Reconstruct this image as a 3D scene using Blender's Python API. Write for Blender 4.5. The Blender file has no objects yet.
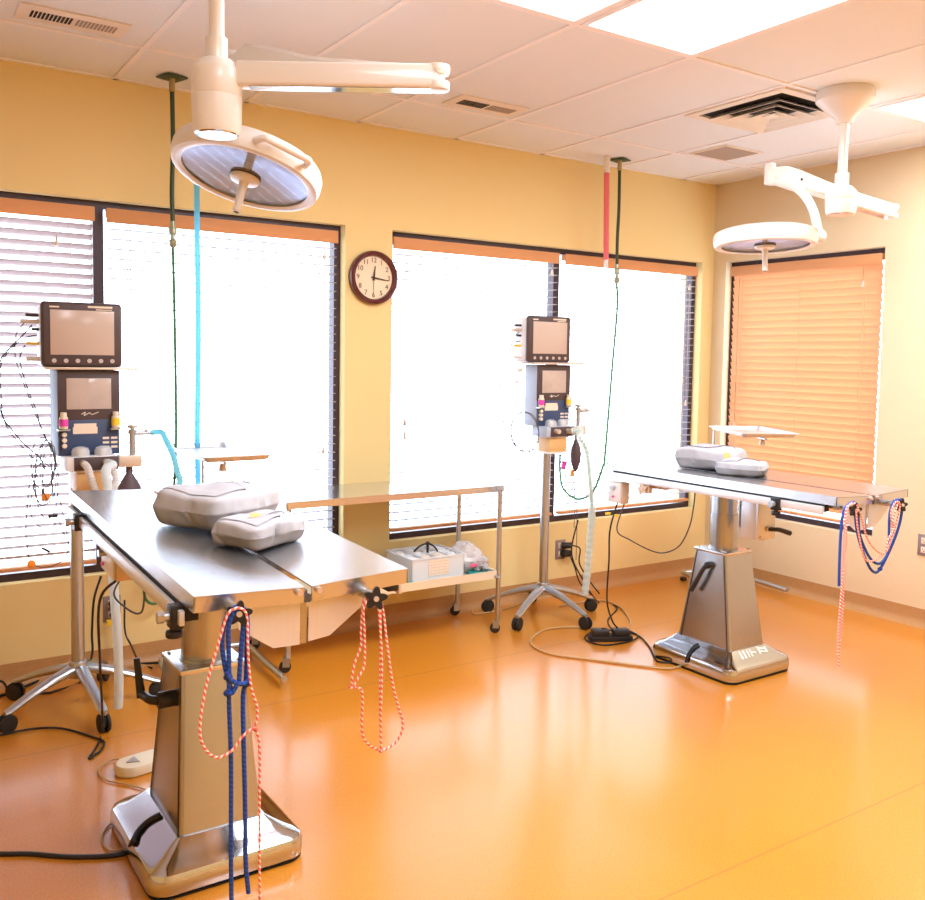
import bpy, bmesh, math, random
from mathutils import Vector, Matrix, noise
random.seed(7)
C = bpy.context.scene.collection
PI = math.pi
V = Vector
def R(d): return math.radians(d)

# ------------------------------------------------------------------ materials
def mat(name, col, rough=.5, metal=0., spec=.5, bump=0., bscale=60., var=0., vscale=8., stretch=None,
        trans=0., emit=None, estr=0., coat=0., alpha=1., ior=1.45):
    m = bpy.data.materials.new(name); m.use_nodes = True
    nt = m.node_tree; b = nt.nodes['Principled BSDF']
    b.inputs['Base Color'].default_value = (*col, 1)
    b.inputs['Roughness'].default_value = rough; b.inputs['Metallic'].default_value = metal
    b.inputs['Specular IOR Level'].default_value = spec; b.inputs['IOR'].default_value = ior
    b.inputs['Transmission Weight'].default_value = trans
    b.inputs['Coat Weight'].default_value = coat
    b.inputs['Alpha'].default_value = alpha
    if emit: b.inputs['Emission Color'].default_value = (*emit, 1); b.inputs['Emission Strength'].default_value = estr
    if bump or var:
        tc = nt.nodes.new('ShaderNodeTexCoord'); mp = nt.nodes.new('ShaderNodeMapping')
        nt.links.new(tc.outputs['Object'], mp.inputs['Vector'])
        if stretch: mp.inputs['Scale'].default_value = stretch
    if var:
        n = nt.nodes.new('ShaderNodeTexNoise'); n.inputs['Scale'].default_value = vscale; n.inputs['Detail'].default_value = 4
        nt.links.new(mp.outputs[0], n.inputs['Vector'])
        r = nt.nodes.new('ShaderNodeMix'); r.data_type = 'RGBA'
        r.inputs[6].default_value = (*[max(0, c*(1-var)) for c in col], 1)
        r.inputs[7].default_value = (*[min(1, c*(1+var)) for c in col], 1)
        nt.links.new(n.outputs['Fac'], r.inputs[0]); nt.links.new(r.outputs[2], b.inputs['Base Color'])
    if bump:
        n2 = nt.nodes.new('ShaderNodeTexNoise'); n2.inputs['Scale'].default_value = bscale; n2.inputs['Detail'].default_value = 3
        nt.links.new(mp.outputs[0], n2.inputs['Vector'])
        bp = nt.nodes.new('ShaderNodeBump'); bp.inputs['Strength'].default_value = bump; bp.inputs['Distance'].default_value = .002
        nt.links.new(n2.outputs['Fac'], bp.inputs['Height']); nt.links.new(bp.outputs[0], b.inputs['Normal'])
    return m

def translucent(name, col, amount, rough=.6, tcol=None):
    m = bpy.data.materials.new(name); m.use_nodes = True; nt = m.node_tree
    b = nt.nodes['Principled BSDF']; b.inputs['Base Color'].default_value = (*col, 1); b.inputs['Roughness'].default_value = rough
    b.inputs['Specular IOR Level'].default_value = .25
    tc = nt.nodes.new('ShaderNodeTexCoord'); n = nt.nodes.new('ShaderNodeTexNoise')
    mp = nt.nodes.new('ShaderNodeMapping'); mp.inputs['Scale'].default_value = (2, 2, 40)
    nt.links.new(tc.outputs['Object'], mp.inputs[0]); nt.links.new(mp.outputs[0], n.inputs['Vector']); n.inputs['Scale'].default_value = 3
    mx = nt.nodes.new('ShaderNodeMix'); mx.data_type = 'RGBA'
    mx.inputs[6].default_value = (*[c*.93 for c in col], 1); mx.inputs[7].default_value = (*col, 1)
    nt.links.new(n.outputs['Fac'], mx.inputs[0]); nt.links.new(mx.outputs[2], b.inputs['Base Color'])
    t = nt.nodes.new('ShaderNodeBsdfTranslucent'); t.inputs['Color'].default_value = (*(tcol or col), 1)
    s = nt.nodes.new('ShaderNodeMixShader'); s.inputs[0].default_value = amount
    out = nt.nodes['Material Output']
    nt.links.new(b.outputs[0], s.inputs[1]); nt.links.new(t.outputs[0], s.inputs[2]); nt.links.new(s.outputs[0], out.inputs[0])
    return m

def clear(name, col, tr=.9, rough=.05):
    """thin clear sheet: mostly straight-through light with a little gloss"""
    m = bpy.data.materials.new(name); m.use_nodes = True; nt = m.node_tree
    nt.nodes.remove(nt.nodes['Principled BSDF'])
    a = nt.nodes.new('ShaderNodeBsdfTransparent'); a.inputs[0].default_value = (*col, 1)
    g = nt.nodes.new('ShaderNodeBsdfPrincipled'); g.inputs['Base Color'].default_value = (*col, 1); g.inputs['Roughness'].default_value = rough
    s = nt.nodes.new('ShaderNodeMixShader'); s.inputs[0].default_value = 1-tr
    nt.links.new(a.outputs[0], s.inputs[1]); nt.links.new(g.outputs[0], s.inputs[2]); nt.links.new(s.outputs[0], nt.nodes['Material Output'].inputs[0])
    return m

def rope_mat(name, c1, c2, freq):
    m = bpy.data.materials.new(name); m.use_nodes = True; nt = m.node_tree; b = nt.nodes['Principled BSDF']
    uv = nt.nodes.new('ShaderNodeUVMap'); uv.uv_map = 'UVMap'
    sp = nt.nodes.new('ShaderNodeSeparateXYZ'); nt.links.new(uv.outputs[0], sp.inputs[0])
    k = nt.nodes.new('ShaderNodeMath'); k.operation = 'MULTIPLY_ADD'; k.inputs[1].default_value = freq
    nt.links.new(sp.outputs[0], k.inputs[0]); nt.links.new(sp.outputs[1], k.inputs[2])
    f = nt.nodes.new('ShaderNodeMath'); f.operation = 'FRACT'; nt.links.new(k.outputs[0], f.inputs[0])
    g = nt.nodes.new('ShaderNodeMath'); g.operation = 'GREATER_THAN'; g.inputs[1].default_value = .55; nt.links.new(f.outputs[0], g.inputs[0])
    mx = nt.nodes.new('ShaderNodeMix'); mx.data_type = 'RGBA'; mx.inputs[6].default_value = (*c1, 1); mx.inputs[7].default_value = (*c2, 1)
    nt.links.new(g.outputs[0], mx.inputs[0]); nt.links.new(mx.outputs[2], b.inputs['Base Color']); b.inputs['Roughness'].default_value = .75
    return m

M = {}
M['wall'] = mat('wall_paint', (.83, .67, .31), .85, spec=.2, bump=.25, bscale=220)
M['wallR'] = mat('wall_paint_window_lit', (.77, .63, .40), .85, spec=.2, bump=.25, bscale=220)  # same wall paint, paled to put window light into its colour
M['ceil'] = mat('ceiling_tile', (.85, .88, .92), .95, spec=.1, bump=.4, bscale=300, var=.03, vscale=90)
M['tbar'] = mat('ceiling_tbar', (.93, .91, .94), .7)
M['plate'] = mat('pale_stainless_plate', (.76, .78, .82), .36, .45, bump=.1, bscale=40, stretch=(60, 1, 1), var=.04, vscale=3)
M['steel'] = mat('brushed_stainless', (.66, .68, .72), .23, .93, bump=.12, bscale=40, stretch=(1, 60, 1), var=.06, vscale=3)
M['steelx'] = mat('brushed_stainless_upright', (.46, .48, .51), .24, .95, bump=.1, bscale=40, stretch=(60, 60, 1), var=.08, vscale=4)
M['chrome'] = mat('polished_stainless', (.56, .58, .61), .10, 1., var=.04, vscale=3, bump=.02, bscale=8)
M['tube'] = mat('satin_steel_tube', (.50, .53, .56), .28, .95, var=.04)
M['black'] = mat('black_plastic', (.018, .016, .016), .4, var=.2)
M['rubber'] = mat('black_rubber', (.02, .018, .016), .6, var=.2)
M['frame'] = mat('dark_window_frame', (.045, .025, .035), .4, var=.1)
M['white'] = mat('cream_white_enamel', (.82, .78, .72), .3, var=.02, coat=.3)
M['whitep'] = mat('white_plastic', (.80, .78, .78), .4, var=.02)
M['monitor'] = mat('dark_brown_grey_casing', (.075, .05, .05), .45, var=.15, vscale=40)
M['navy'] = mat('navy_panel', (.045, .07, .15), .4, var=.15)
M['screen'] = mat('grey_blank_screen', (.56, .45, .38), .18, var=.03)
M['screen2'] = mat('reflective_small_screen', (.52, .43, .38), .1, var=.2, vscale=14)
M['tan'] = mat('tan_metal', (.66, .54, .43), .35, .35, var=.08)
M['canister'] = mat('amber_granules', (.72, .45, .18), .5, bump=.5, bscale=160, var=.2, vscale=120)
M['valance'] = translucent('orange_wood_valance', (.80, .42, .18), .22)
M['slatw'] = translucent('lit_wood_slat', (.46, .43, .44), .20, tcol=(.95, .92, .88))  # wood slat paled in colour to imitate window light washing it out
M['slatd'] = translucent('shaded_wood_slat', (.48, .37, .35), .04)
M['slato'] = translucent('backlit_wood_slat', (.86, .54, .30), .30, tcol=(.90, .55, .30))
M['cordw'] = mat('tan_cord', (.6, .42, .25), .7, var=.1)
M['glass'] = clear('window_glass', (1, 1, 1), .94)
M['pack'] = mat('grey_cloth_wrap', (.52, .51, .54), .9, spec=.1, bump=.5, bscale=420, var=.08, vscale=12)
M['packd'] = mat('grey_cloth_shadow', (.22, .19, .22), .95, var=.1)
M['tape'] = mat('yellow_tape', (.82, .56, .16), .7, var=.15, vscale=60)
M['maroon'] = mat('maroon_clock_rim', (.10, .018, .022), .25, var=.1, coat=.4)
M['dial'] = mat('cream_dial', (.86, .72, .52), .6, var=.02)
M['ink'] = mat('dark_ink', (.04, .025, .02), .6, var=.1)
M['green'] = mat('dark_green_pipe', (.03, .06, .025), .45, var=.2)
M['hoseg'] = mat('green_hose', (.05, .20, .06), .45, var=.2)
M['fitting'] = mat('dull_green_fitting', (.34, .38, .26), .35, .5, var=.1)
M['brass'] = mat('brass_fitting', (.45, .36, .16), .35, .7, var=.1)
M['cable'] = mat('black_cable', (.012, .010, .010), .5, var=.2)
M['beige'] = mat('beige_cable', (.55, .36, .16), .5, var=.1)
M['greyc'] = mat('grey_cable', (.09, .08, .08), .5, var=.1)
M['hosew'] = translucent('milky_hose', (.86, .83, .80), .45)
M['hoseb'] = translucent('pale_blue_hose', (.86, .94, .97), .5)
M['hosebb'] = translucent('bright_blue_hose', (.40, .80, .98), .8, tcol=(.42, .80, .98))
M['hosepk'] = translucent('pink_hose', (.95, .36, .40), .6)
M['hosegr'] = mat('teal_inner_hose', (.08, .55, .42), .4, var=.1)
M['hosecl'] = clear('clear_corrugated_hose', (.98, .99, .99), .5, .3)
M['bag'] = mat('grey_rubber_bag', (.10, .07, .08), .55, var=.2)
M['blue'] = rope_mat('blue_rope', (.010, .045, .30), (.02, .09, .44), 90)
M['pink'] = rope_mat('pink_white_rope', (.80, .14, .09), (.92, .74, .66), 75)
M['magenta'] = mat('magenta_label', (.70, .06, .42), .5, var=.1)
M['yellow'] = mat('yellow_label', (.90, .62, .02), .5, var=.05)
M['orange'] = mat('orange_tag', (.90, .32, .02), .5, var=.05)
M['paper'] = mat('cream_paper', (.80, .68, .54), .8, var=.05, vscale=50)
M['outlet'] = mat('grey_outlet_plate', (.27, .20, .19), .45, var=.05)
M['dark'] = mat('vent_opening_shade', (.02, .016, .014), .9, var=.1)  # near-black colour stands in for shade inside the vents
M['vent'] = mat('vent_enamel', (.86, .78, .68), .5, var=.03)
M['grille'] = mat('perforated_grille', (.44, .35, .28), .7, bump=1., bscale=500, var=.3, vscale=380)
M['lens'] = mat('light_lens', (1, .96, .88), .5, emit=(1, .95, .86), estr=4.5, var=.02)
M['pedal'] = mat('cream_pedal', (.82, .72, .52), .4, var=.03)
M['padgrey'] = mat('grey_rubber_pad', (.42, .40, .40), .6, var=.1)
M['crate'] = clear('frosted_plastic', (.93, .93, .93), .35, .4)
M['tissue'] = mat('white_contents', (.82, .80, .78), .8, bump=.6, bscale=60, var=.1, vscale=30)
M['bagclr'] = clear('clear_poly_bag', (.95, .93, .94), .55, .12)
M['teal'] = mat('teal_packet', (.03, .35, .30), .5, var=.2, vscale=60)
M['bottle'] = mat('clear_vial', (.78, .68, .52), .2, var=.05)
M['marker'] = mat('white_marker', (.9, .9, .88), .7, var=.05)

def floor_mat():
    m = bpy.data.materials.new('orange_speckled_vinyl'); m.use_nodes = True; nt = m.node_tree; b = nt.nodes['Principled BSDF']
    tc = nt.nodes.new('ShaderNodeTexCoord')
    n1 = nt.nodes.new('ShaderNodeTexNoise'); n1.inputs['Scale'].default_value = 190; n1.inputs['Detail'].default_value = 2
    n2 = nt.nodes.new('ShaderNodeTexNoise'); n2.inputs['Scale'].default_value = 1.3
    n3 = nt.nodes.new('ShaderNodeTexVoronoi'); n3.inputs['Scale'].default_value = 130
    for n in (n1, n2, n3): nt.links.new(tc.outputs['Object'], n.inputs['Vector'])
    r1 = nt.nodes.new('ShaderNodeValToRGB'); e = r1.color_ramp.elements
    e[0].position = .32; e[0].color = (.55, .205, .010, 1); e[1].position = .58; e[1].color = (.71, .265, .012, 1)
    nt.links.new(n1.outputs['Fac'], r1.inputs[0])
    r3 = nt.nodes.new('ShaderNodeValToRGB'); e = r3.color_ramp.elements
    e[0].position = .06; e[0].color = (.30, .26, .22, 1); e[1].position = .15; e[1].color = (1, 1, 1, 1)
    nt.links.new(n3.outputs['Distance'], r3.inputs[0])
    mx = nt.nodes.new('ShaderNodeMix'); mx.data_type = 'RGBA'; mx.blend_type = 'MULTIPLY'; mx.inputs[0].default_value = .85
    nt.links.new(r1.outputs[0], mx.inputs[6]); nt.links.new(r3.outputs[0], mx.inputs[7])
    mx2 = nt.nodes.new('ShaderNodeMix'); mx2.data_type = 'RGBA'; mx2.blend_type = 'MULTIPLY'; mx2.inputs[0].default_value = .25
    r2 = nt.nodes.new('ShaderNodeValToRGB'); r2.color_ramp.elements[0].color = (.8, .8, .8, 1); r2.color_ramp.elements[1].color = (1, 1, 1, 1)
    nt.links.new(n2.outputs['Fac'], r2.inputs[0]); nt.links.new(mx.outputs[2], mx2.inputs[6]); nt.links.new(r2.outputs[0], mx2.inputs[7])
    # welded sheet seam about every 2 m across the room
    sp = nt.nodes.new('ShaderNodeSeparateXYZ'); nt.links.new(tc.outputs['Object'], sp.inputs[0])
    k = nt.nodes.new('ShaderNodeMath'); k.operation = 'ADD'; k.inputs[1].default_value = 1.262; nt.links.new(sp.outputs['Y'], k.inputs[0])
    f = nt.nodes.new('ShaderNodeMath'); f.operation = 'PINGPONG'; f.inputs[1].default_value = .935; nt.links.new(k.outputs[0], f.inputs[0])
    g = nt.nodes.new('ShaderNodeMath'); g.operation = 'LESS_THAN'; g.inputs[1].default_value = .004; nt.links.new(f.outputs[0], g.inputs[0])
    g2 = nt.nodes.new('ShaderNodeMath'); g2.operation = 'MULTIPLY'; g2.inputs[1].default_value = .45; nt.links.new(g.outputs[0], g2.inputs[0])
    mx3 = nt.nodes.new('ShaderNodeMix'); mx3.data_type = 'RGBA'; mx3.inputs[7].default_value = (.3, .12, .03, 1)
    nt.links.new(g2.outputs[0], mx3.inputs[0]); nt.links.new(mx2.outputs[2], mx3.inputs[6]); nt.links.new(mx3.outputs[2], b.inputs['Base Color'])
    b.inputs['Roughness'].default_value = .42; b.inputs['Specular IOR Level'].default_value = .25
    b.inputs['Coat Weight'].default_value = 1.0; b.inputs['Coat Roughness'].default_value = .17
    bp = nt.nodes.new('ShaderNodeBump'); bp.inputs['Strength'].default_value = .08; bp.inputs['Distance'].default_value = .002
    nt.links.new(n1.outputs['Fac'], bp.inputs['Height']); nt.links.new(bp.outputs[0], b.inputs['Normal'])
    return m
M['floor'] = floor_mat()
M['cove'] = mat('cove_vinyl', (.50, .27, .10), .45, var=.15, vscale=120)

# ------------------------------------------------------------------ mesh builder
OFF = {}
def spline(pts, n=8):
    P = [V(p) for p in pts]
    if len(P) < 3: return P
    Q = [P[0]*2-P[1]] + P + [P[-1]*2-P[-2]]; out = []
    for i in range(1, len(Q)-2):
        a, b, c, d = Q[i-1:i+3]
        for k in range(n):
            t = k/n
            out.append(.5*((2*b)+(c-a)*t+(2*a-5*b+4*c-d)*t*t+(3*b-3*c+d-a)*t**3))
    return out+[P[-1]]

class MB:
    def __init__(s, T=None): s.bm = bmesh.new(); s.T = T; s.uv = s.bm.loops.layers.uv.new('UVMap')
    def _add(s, b2, mtx=None):
        if mtx is not None: bmesh.ops.transform(b2, matrix=mtx, verts=b2.verts)
        me = bpy.data.meshes.new('tmp'); b2.to_mesh(me); b2.free(); s.bm.from_mesh(me); bpy.data.meshes.remove(me); return s
    def box(s, c, d, rot=None, bev=0., seg=2):
        b = bmesh.new(); bmesh.ops.create_cube(b, size=1); bmesh.ops.scale(b, vec=V(d), verts=b.verts)
        if bev: bmesh.ops.bevel(b, geom=list(b.edges), offset=bev, segments=seg, profile=.5, affect='EDGES')
        m = Matrix.Translation(V(c)) @ (rot.to_4x4() if rot else Matrix()); return s._add(b, m)
    def bx(s, x0, x1, y0, y1, z0, z1, bev=0., seg=2):
        return s.box(((x0+x1)/2, (y0+y1)/2, (z0+z1)/2), (abs(x1-x0), abs(y1-y0), abs(z1-z0)), None, bev, seg)
    def cyl(s, p0, p1, r, r2=None, n=20, bev=0.):
        p0, p1 = V(p0), V(p1); d = p1-p0; b = bmesh.new()
        bmesh.ops.create_cone(b, cap_ends=True, segments=n, radius1=r, radius2=r if r2 is None else r2, depth=d.length)
        if bev:
            ed = [e for e in b.edges if len(e.link_faces) == 2 and any(len(f.verts) > 4 for f in e.link_faces)]
            bmesh.ops.bevel(b, geom=ed, offset=bev, segments=2, profile=.5, affect='EDGES')
        m = Matrix.Translation((p0+p1)/2) @ d.to_track_quat('Z', 'Y').to_matrix().to_4x4(); return s._add(b, m)
    def sph(s, c, r, sc=(1, 1, 1), n=16, rot=None):
        b = bmesh.new(); bmesh.ops.create_uvsphere(b, u_segments=n, v_segments=max(6, n//2), radius=r)
        bmesh.ops.scale(b, vec=V(sc), verts=b.verts)
        return s._add(b, Matrix.Translation(V(c)) @ (rot.to_4x4() if rot else Matrix()))
    def tube(s, pts, r, n=8, sm=8, rr=None, closed=False):
        P = spline(pts, sm) if sm else [V(p) for p in pts]
        Q = [P[0]]
        for p in P[1:]:
            if (p-Q[-1]).length > 1e-5: Q.append(p)
        P = Q; L = len(P); rings = []; up = None; dist = 0
        b = bmesh.new(); uvl = b.loops.layers.uv.new('UVMap'); us = []
        for i, p in enumerate(P):
            t = (P[min(i+1, L-1)]-P[max(i-1, 0)])
            t = t.normalized() if t.length > 1e-9 else V((0, 0, 1))
            if up is None: up = t.orthogonal().normalized()
            up = (up - t*up.dot(t)); up = up.normalized() if up.length > 1e-6 else t.orthogonal().normalized()
            w = t.cross(up); q = r if rr is None else rr(i/(L-1))
            if i: dist += (p-P[i-1]).length
            us.append(dist)
            rings.append([b.verts.new(p+(up*math.cos(2*PI*k/n)+w*math.sin(2*PI*k/n))*q) for k in range(n)])
        for i in range(L-1):
            for k in range(n):
                f = b.faces.new((rings[i][k], rings[i][(k+1) % n], rings[i+1][(k+1) % n], rings[i+1][k]))
                for lp, (u, v) in zip(f.loops, ((us[i], k/n), (us[i], (k+1)/n), (us[i+1], (k+1)/n), (us[i+1], k/n))): lp[uvl].uv = (u, v)
        b.faces.new(rings[0][::-1]); b.faces.new(rings[-1])
        return s._add(b)
    def lathe(s, prof, c=(0, 0, 0), axis=(0, 0, 1), n=40):
        b = bmesh.new(); rings = []
        for (r, z) in prof:
            rings.append([b.verts.new((max(r, 1e-5)*math.cos(2*PI*k/n), max(r, 1e-5)*math.sin(2*PI*k/n), z)) for k in range(n)])
        for i in range(len(rings)-1):
            for k in range(n): b.faces.new((rings[i][k], rings[i][(k+1) % n], rings[i+1][(k+1) % n], rings[i+1][k]))
        bmesh.ops.remove_doubles(b, verts=b.verts, dist=1e-5); bmesh.ops.recalc_face_normals(b, faces=b.faces)
        m = Matrix.Translation(V(c)) @ V(axis).to_track_quat('Z', 'Y').to_matrix().to_4x4(); return s._add(b, m)
    def prism(s, poly, vec, bev=0.):
        b = bmesh.new(); a = [b.verts.new(V(p)) for p in poly]; f = b.faces.new(a)
        r = bmesh.ops.extrude_face_region(b, geom=[f]); bmesh.ops.translate(b, vec=V(vec), verts=[v for v in r['geom'] if isinstance(v, bmesh.types.BMVert)])
        bmesh.ops.recalc_face_normals(b, faces=b.faces)
        if bev: bmesh.ops.bevel(b, geom=list(b.edges), offset=bev, segments=2, profile=.5, affect='EDGES')
        return s._add(b)
    def loft(s, loops, cap=True):
        b = bmesh.new(); rings = [[b.verts.new(V(p)) for p in lp] for lp in loops]; n = len(rings[0])
        for i in range(len(rings)-1):
            for k in range(n): b.faces.new((rings[i][k], rings[i][(k+1) % n], rings[i+1][(k+1) % n], rings[i+1][k]))
        if cap: b.faces.new(rings[0][::-1]); b.faces.new(rings[-1])
        bmesh.ops.recalc_face_normals(b, faces=b.faces); return s._add(b)
    def build(s, name, m, parent=None, flat=False, ang=38):
        if s.T is not None: bmesh.ops.transform(s.bm, matrix=s.T, verts=s.bm.verts)
        off = OFF.get(parent.name, V((0, 0, 0))) if parent else V((0, 0, 0))
        if parent is None:      # origin at the base of the mesh
            xs = [v.co for v in s.bm.verts]; mn = V([min(c[i] for c in xs) for i in range(3)]); mx = V([max(c[i] for c in xs) for i in range(3)])
            off = V(((mn.x+mx.x)/2, (mn.y+mx.y)/2, mn.z))
        bmesh.ops.translate(s.bm, vec=-off, verts=s.bm.verts)
        me = bpy.data.meshes.new(name); s.bm.to_mesh(me); s.bm.free(); me.materials.append(m)
        if not flat:
            me.polygons.foreach_set('use_smooth', [True]*len(me.polygons)); me.set_sharp_from_angle(angle=R(ang))
        o = bpy.data.objects.new(name, me); C.objects.link(o)
        if parent: o.parent = parent
        else: o.location = off
        OFF[o.name] = off
        return o

def tag(o, label, cat, group=None, kind=None):
    o['label'] = label; o['category'] = cat
    if group: o['group'] = group
    if kind: o['kind'] = kind
    return o
def thing(name, loc, label, cat, group=None):
    o = bpy.data.objects.new(name, None); o.empty_display_size = .05; C.objects.link(o); o.location = loc; OFF[o.name] = V(loc)
    return tag(o, label, cat, group)
def struct(o): o['kind'] = 'structure'; return o
def rz(a): return Matrix.Rotation(a, 3, 'Z')
def place(x, y, z, a=0): return Matrix.Translation((x, y, z)) @ Matrix.Rotation(a, 4, 'Z')

# ------------------------------------------------------------------ the camera (solved from the wall, ceiling and window lines)
H = 2.695; YA = 4.344; XB = 4.971; CAMZ = 1.469
FPX, CY = 908.2, 418.8
pit, rol, yaw = .066476, .0160815, .5876382
cam = bpy.data.cameras.new('camera'); co = bpy.data.objects.new('camera', cam); C.objects.link(co)
fw = V((math.sin(yaw)*math.cos(pit), math.cos(yaw)*math.cos(pit), -math.sin(pit)))
r0 = V((math.cos(yaw), -math.sin(yaw), 0)); u0 = r0.cross(fw)
rr_ = math.cos(rol)*r0+math.sin(rol)*u0; uu_ = -math.sin(rol)*r0+math.cos(rol)*u0
mw = Matrix.Identity(4)
for i in range(3): mw[i][0] = rr_[i]; mw[i][1] = uu_[i]; mw[i][2] = -fw[i]
mw.translation = (0, 0, CAMZ); co.matrix_world = mw
cam.sensor_width = 36; cam.sensor_fit = 'HORIZONTAL'; cam.lens = FPX/925*36; cam.shift_y = (CY-450)/925; cam.clip_start = .02
bpy.context.scene.camera = co
# photo measurement -> room point on a known plane (used to survey hoses, cords and ropes)
def at(px, py, axis, val):
    d = fw+(px-462.5)/FPX*rr_-(py-CY)/FPX*uu_; o = V((0, 0, CAMZ)); return o+d*((val-o[axis])/d[axis])
def fl(px, py, z=.006): return at(px, py, 2, z)
def ya(px, py, y): return at(px, py, 1, y)

# ------------------------------------------------------------------ the room shell
XL, YF = -1.9, -2.2
OT, OB = 2.155, .45        # window opening top and bottom
WT = .20
m = MB(); m.bx(XL-.2, XB+.2, YF-.2, YA+.2, -.1, 0); struct(m.build('floor', M['floor'], flat=True))
m = MB(); m.bx(XL-.2, XB+.2, YF-.2, YA+.2, H, H+.1); struct(m.build('ceiling', M['ceil'], flat=True))
W1 = (-.29, 2.14); W2 = (2.42, 4.86)
m = MB()
m.bx(XL-.2, W1[0], YA, YA+WT, 0, H); m.bx(W1[1], W2[0], YA, YA+WT, 0, H); m.bx(W2[1], XB+.2, YA, YA+WT, 0, H)
for w in (W1, W2): m.bx(w[0], w[1], YA, YA+WT, 0, OB); m.bx(w[0], w[1], YA, YA+WT, OT, H)
struct(m.build('wall_back', M['wall'], flat=True))
WB = (3.075, 4.235)
m = MB(); m.bx(XB, XB+WT, YF-.2, WB[0], 0, H); m.bx(XB, XB+WT, WB[1], YA, 0, H)
m.bx(XB, XB+WT, WB[0], WB[1], 0, OB); m.bx(XB, XB+WT, WB[0], WB[1], OT, H)
struct(m.build('wall_right', M['wallR'], flat=True))
m = MB(); m.bx(XL-.2, XL, YF-.2, YA, 0, H); struct(m.build('wall_left', M['wall'], flat=True))
m = MB(); m.bx(XL, XB, YF-.2, YF, 0, H); struct(m.build('wall_front', M['wall'], flat=True))
# cove base: floor vinyl curled up the wall
def cove(name, p0, p1, nrm):
    hb, rad = .10, .045
    prof = [(0, hb), (.006, hb), (.006, rad)] + [(.006+rad*(1-math.cos(t)), rad*(1-math.sin(t))) for t in [PI/2*k/6 for k in range(1, 7)]] + [(.006+rad, 0), (0, 0)]
    lo = []
    for p in (p0, p1): lo.append([V(p)+V(nrm)*a+V((0, 0, b)) for a, b in prof])
    m = MB(); m.loft(lo); struct(m.build(name, M['cove']))
cove('baseboard_back', (XL, YA, 0), (XB, YA, 0), (0, -1, 0))
cove('baseboard_right', (XB, YA, 0), (XB, YF, 0), (-1, 0, 0))
cove('baseboard_left', (XL, YF, 0), (XL, YA, 0), (1, 0, 0))
# ceiling grid
GX = [2.818+.6096*k for k in range(-7, 4)]; GY = [2.617+1.2192*k for k in range(-3, 2)]
m = MB()
for x in GX: m.bx(x-.012, x+.012, YF, YA, H-.005, H)
for y in GY: m.bx(XL, XB, y-.012, y+.012, H-.0055, H)
m.bx(XL, XB, YA-.022, YA, H-.005, H); m.bx(XB-.022, XB, YF, YA, H-.005, H)
struct(m.build('trim_1', M['tbar'], flat=True))

# windows: frame > pane
def window(name, axis, a0, a1, depth, mull=None, jambs=True):
    f = .045; yy = depth
    def b(mb, p0, p1, z0, z1, d0=yy, d1=yy+.06):
        if axis == 'y': mb.bx(p0, p1, d0, d1, z0, z1)
        else: mb.bx(d0, d1, p0, p1, z0, z1)
    m = MB(); b(m, a0, a1, OT-.034, OT); b(m, a0, a1, OB, OB+.034); b(m, a0, a0+f*.8, OB+.034, OT-.034); b(m, a1-f*.8, a1, OB+.034, OT-.034)
    if mull: b(m, mull-.023, mull+.023, OB+.034, OT-.034)
    w = struct(m.build(name, M['frame'], flat=True))
    for (p, q) in ([(a0, mull), (mull, a1)] if mull else [(a0, a1)]):
        g = MB(); b(g, p+.02, q-.02, OB+.02, OT-.02, yy+.040, yy+.044); g.build('pane', M['glass'], w, flat=True)
window('window_1', 'y', W1[0], W1[1], YA+.06, .925)
window('window_2', 'y', W2[0], W2[1], YA+.06, 3.615)
window('window_3', 'x', WB[0], WB[1], XB+.06)

# blinds
def blind(axis, a0, a1, base, tilt, slm, label, cords=(), low=.0, valm=None, pitch=.0445):
    """a0..a1 along the wall, base = wall face coordinate; slats hang just inside the recess"""
    cx = (a0+a1)/2
    root = thing('window_blind', (cx, base+.02, OB+.04) if axis == 'y' else (base+.02, cx, OB+.04), label, 'blind', 'wooden venetian blinds at the windows')
    s = 1
    def P(a, d, z): return (a, base+d, z) if axis == 'y' else (base+d, a, z)
    def B(mb, a, d, z, la, ld, lz, rx=0, bev=0):
        if axis == 'y': mb.box((a, base+d, z), (la, ld, lz), Matrix.Rotation(rx, 3, 'X'), bev)
        else: mb.box((base+d, a, z), (ld, la, lz), Matrix.Rotation(-rx, 3, 'Y'), bev)
    L = a1-a0
    v = MB(); B(v, cx, .006, OT-.067, L, .014, .064, 0, .003); B(v, cx, .031, OT-.055, L-.01, .04, .035)
    v.build('valance', valm or M['valance'], root)
    sl = MB(); z = OT-(.125 if axis == 'y' else .108); zb = OB+.06+low
    while z > zb+.03:
        B(sl, cx, .034, z, L-.012, .050, .0028, tilt); z -= pitch
    sl.build('slats', slm, root, flat=True)
    br = MB(); B(br, cx, .034, zb, L-.012, .050, .016, 0, .004); br.build('bottom_rail', valm or M['valance'], root)
    ld = MB()
    for fx in (.09, .5, .91) if L < 1.3 else (.08, .35, .65, .92):
        for dd in (.034-.027, .034+.027): ld.cyl(P(a0+L*fx, dd, OT-.09), P(a0+L*fx, dd, zb), .0012, n=5)
    ld.build('ladder_cord', M['cordw'], root)
    for (fx, zl) in cords:
        c = MB(); c.cyl(P(a0+L*fx, .0, OT-.11), P(a0+L*fx, .0, zl), .0015, n=5); cc = c.build('pull_cord', M['cordw'], root)
        t = MB(); t.lathe([(0, .02), (.004, .018), (.009, -.015), (.008, -.022), (0, -.022)], P(a0+L*fx, .0, zl), n=10); t.build('tassel', M['tan'], cc)
blind('y', W1[0]+.04, .90, YA, R(-23), M['slatd'], 'slatted wooden blind at far left behind the monitor, dark stripes between white gaps', [(.86, 1.955)])
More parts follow.
